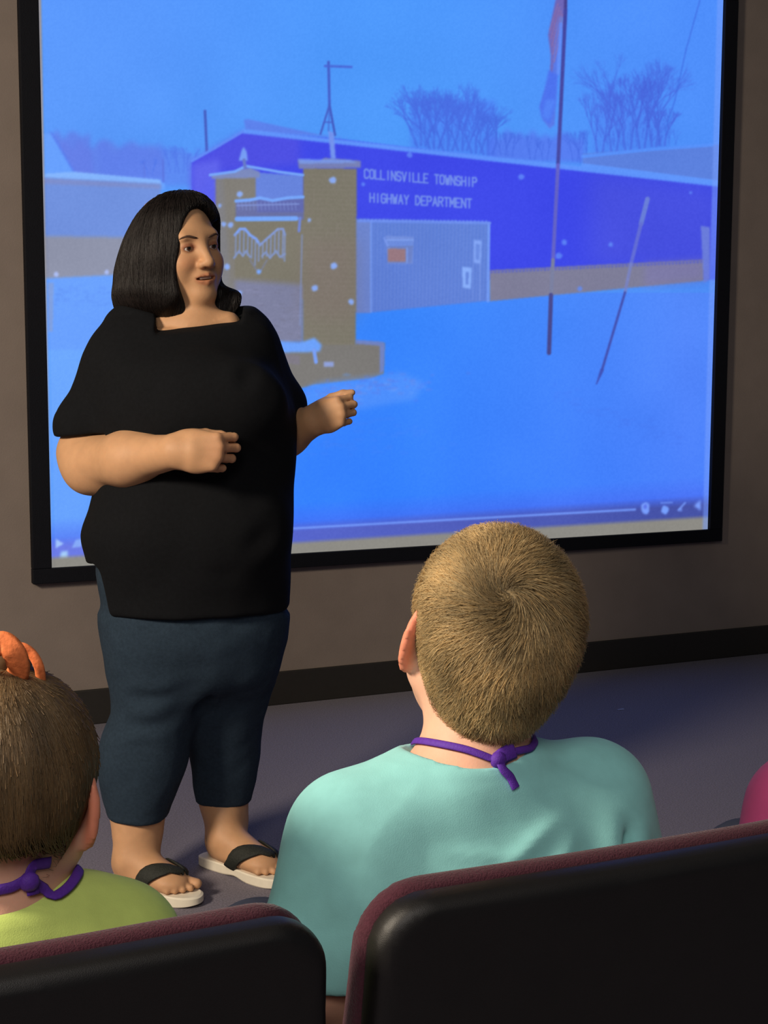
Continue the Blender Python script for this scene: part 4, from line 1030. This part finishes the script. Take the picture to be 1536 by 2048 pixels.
# --- the boy in aqua
BR0 = A_((0.617, 1.147, 0))
def bl(px, py, v): return h2w(P(px, py, v)) - BR0
hcB = bl(974, 1276, 1.335)
hMB = pose(math.radians(25.6 + 19), math.radians(17), math.radians(7)) if False else pose(math.radians(-24.3 + 24.3 + 0), 0, 0)
yawB = math.radians(0)
hMB = pose(math.radians(-24.3 + 9), math.radians(14), math.radians(10))
boy = kid('person with short blond hair in an aqua shirt with a purple neck ribbon', BR0, hcB, hMB, .95, 0.0, m_aqua, m_hair, 'short',
          dict(whorl=(-.22, -.78, .62), n=64000, r=.00030), nb=(-.012, .0), wide=1.0)
def lan(root, pts, ws, tails, name='lanyard'):
    b = MB()
    for pp, w in [(pts, ws)] + tails:
        sp_ = np.array(spline(pp)); fd = r_fields[root.name]
        for _ in range(4):
            sp_ = sp_ - grad(fd, sp_) * (fd(sp_)[:, None] - .0030) * .8
        gn = grad(fd, sp_); ii = iter(range(len(sp_)))
        V, F = ribbon(list(sp_), w, .0013, lambda q: gn[next(ii)]); b.add(V, F)
    kc = A_(tails[0][0][0]); kc = kc - grad(r_fields[root.name], kc[None])[0] * (r_fields[root.name](kc[None])[0] - .003); V, F = uvs((0, 0, 0), 1.0, 10, 6); V = V * np.array([.0085, .006, .008]) + kc
    b.add(V, F)
    return b.build(name, m_purple, root, True)
def at_back(px, py, v): return bl(px, py, v)
n0 = [bl(858, 1512, 1.33), bl(880, 1506, 1.295), bl(930, 1506, 1.268), bl(992, 1524, 1.255), bl(1020, 1506, 1.262), bl(1046, 1498, 1.285), bl(1060, 1492, 1.32)]
lan(boy, n0, .0036, [([bl(992, 1522, 1.254), bl(1012, 1536, 1.240), bl(1030, 1556, 1.238), bl(1038, 1576, 1.238)], .0045), ([bl(992, 1524, 1.253), bl(1006, 1512, 1.25), bl(1030, 1500, 1.262)], .0075)])

# --- the kid in lime green, hair pulled up
LR0 = A_((0.166, 1.125, 0))
def ll(px, py, v): return h2w(P(px, py, v)) - LR0
hcL = ll(20, 1586, 1.125)
hML = pose(math.radians(-24.3 - 3), math.radians(-4), math.radians(4))
limek = kid('person in a lime green shirt with pulled-up hair and an orange hair ribbon', LR0, hcL, hML, .87, -.062, m_lime, m_hairb, 'up',
            dict(whorl=(.0, -.15, 1.0), n=16000, r=.00036), nb=(-.004, .0), wide=.71, collar=.022)
def bl2(*a): return ll(*a)
n1 = [ll(-60, 1760, 1.11), ll(-20, 1768, 1.07), ll(30, 1772, 1.052), ll(74, 1768, 1.050), ll(100, 1776, 1.06), ll(128, 1786, 1.085), ll(150, 1790, 1.12)]
lan(limek, n1, .0045, [([ll(74, 1772, 1.049), ll(92, 1750, 1.05), ll(116, 1732, 1.07)], .0050), ([ll(74, 1770, 1.049), ll(90, 1776, 1.045), ll(100, 1784, 1.045)], .006)])
b = MB()
for pp, w in [([ll(30, 1364, 1.12), ll(20, 1324, 1.11), ll(36, 1296, 1.10), ll(60, 1304, 1.10), ll(78, 1334, 1.10), ll(83, 1376, 1.11)], .0042),
              ([ll(20, 1366, 1.11), ll(36, 1344, 1.09), ll(30, 1309, 1.08), ll(5, 1286, 1.08), ll(-25, 1304, 1.08), ll(-40, 1344, 1.09), ll(-10, 1370, 1.10)], .0095),
              ([ll(-10, 1369, 1.12), ll(-45, 1324, 1.15), ll(-70, 1344, 1.15), ll(-60, 1384, 1.13), ll(-20, 1374, 1.12)], .007)]:
    V, F = ribbon(spline(pp), w, .0022, lambda q: (-.4, -.9, .1)); b.add(V, F)
b.build('hair_ribbon', m_orange, limek, True)
kn = [('+', ell(ll(2, 1330, 1.125), (.024, .024, .020)), 0), ('+', ell(ll(0, 1362, 1.125), (.017, .017, .02)), .015), ('f', lambda p, d: d + .002 * wob(p, 160, .3), 0)]
V, F = surf(kn, tuple(ll(2, 1330, 1.12) - .06), tuple(ll(2, 1330, 1.12) + .05), .0025); mesh_obj('hair_bun', V, F, m_hairb, limek, True, np.ones((len(V), 3)))

# --- the kid in pink at the right edge
kid('person in a hot pink shirt at the right edge, only one shoulder in view', (1.146, 1.147, 0), (0, .035, .905), pose(0, 0, 0), .95, -0.045, m_pink, m_hairb, 'short',
    dict(whorl=(.004, -.62, .78), n=3000, r=.0012), res=1.5)
# ------------------------------------------------------------------ light
def area(loc, target, size, power, col):
    l = bpy.data.lights.new('house_or_fill_light', 'AREA'); l.shape = 'DISK'; l.size = size; l.energy = power; l.color = col
    o = bpy.data.objects.new('house_or_fill_light', l); COL.objects.link(o); o.location = loc
    o.rotation_euler = (Vector(target) - Vector(loc)).to_track_quat('-Z', 'Y').to_euler(); return o
k = h2w((-2.45, .4, 2.4)); area(k, h2w((-.2, 2.0, .9)), .7, 126, (1.0, .86, .68))
k = h2w((-.3, -1.7, 3.0)); area(k, h2w((.0, 2.5, 0)), 1.6, 44, (1.0, .92, .85))  # added fill light, no known lamp there; lifts the darker sides
w = bpy.data.worlds.new('world'); bpy.context.scene.world = w; w.use_nodes = True
w.node_tree.nodes['Background'].inputs[0].default_value = (.8, .85, 1, 1); w.node_tree.nodes['Background'].inputs[1].default_value = .06
vs = bpy.context.scene.view_settings; vs.view_transform = 'Standard'; vs.look = 'None'; vs.exposure = 0; vs.gamma = 1; vs.use_curve_mapping = False
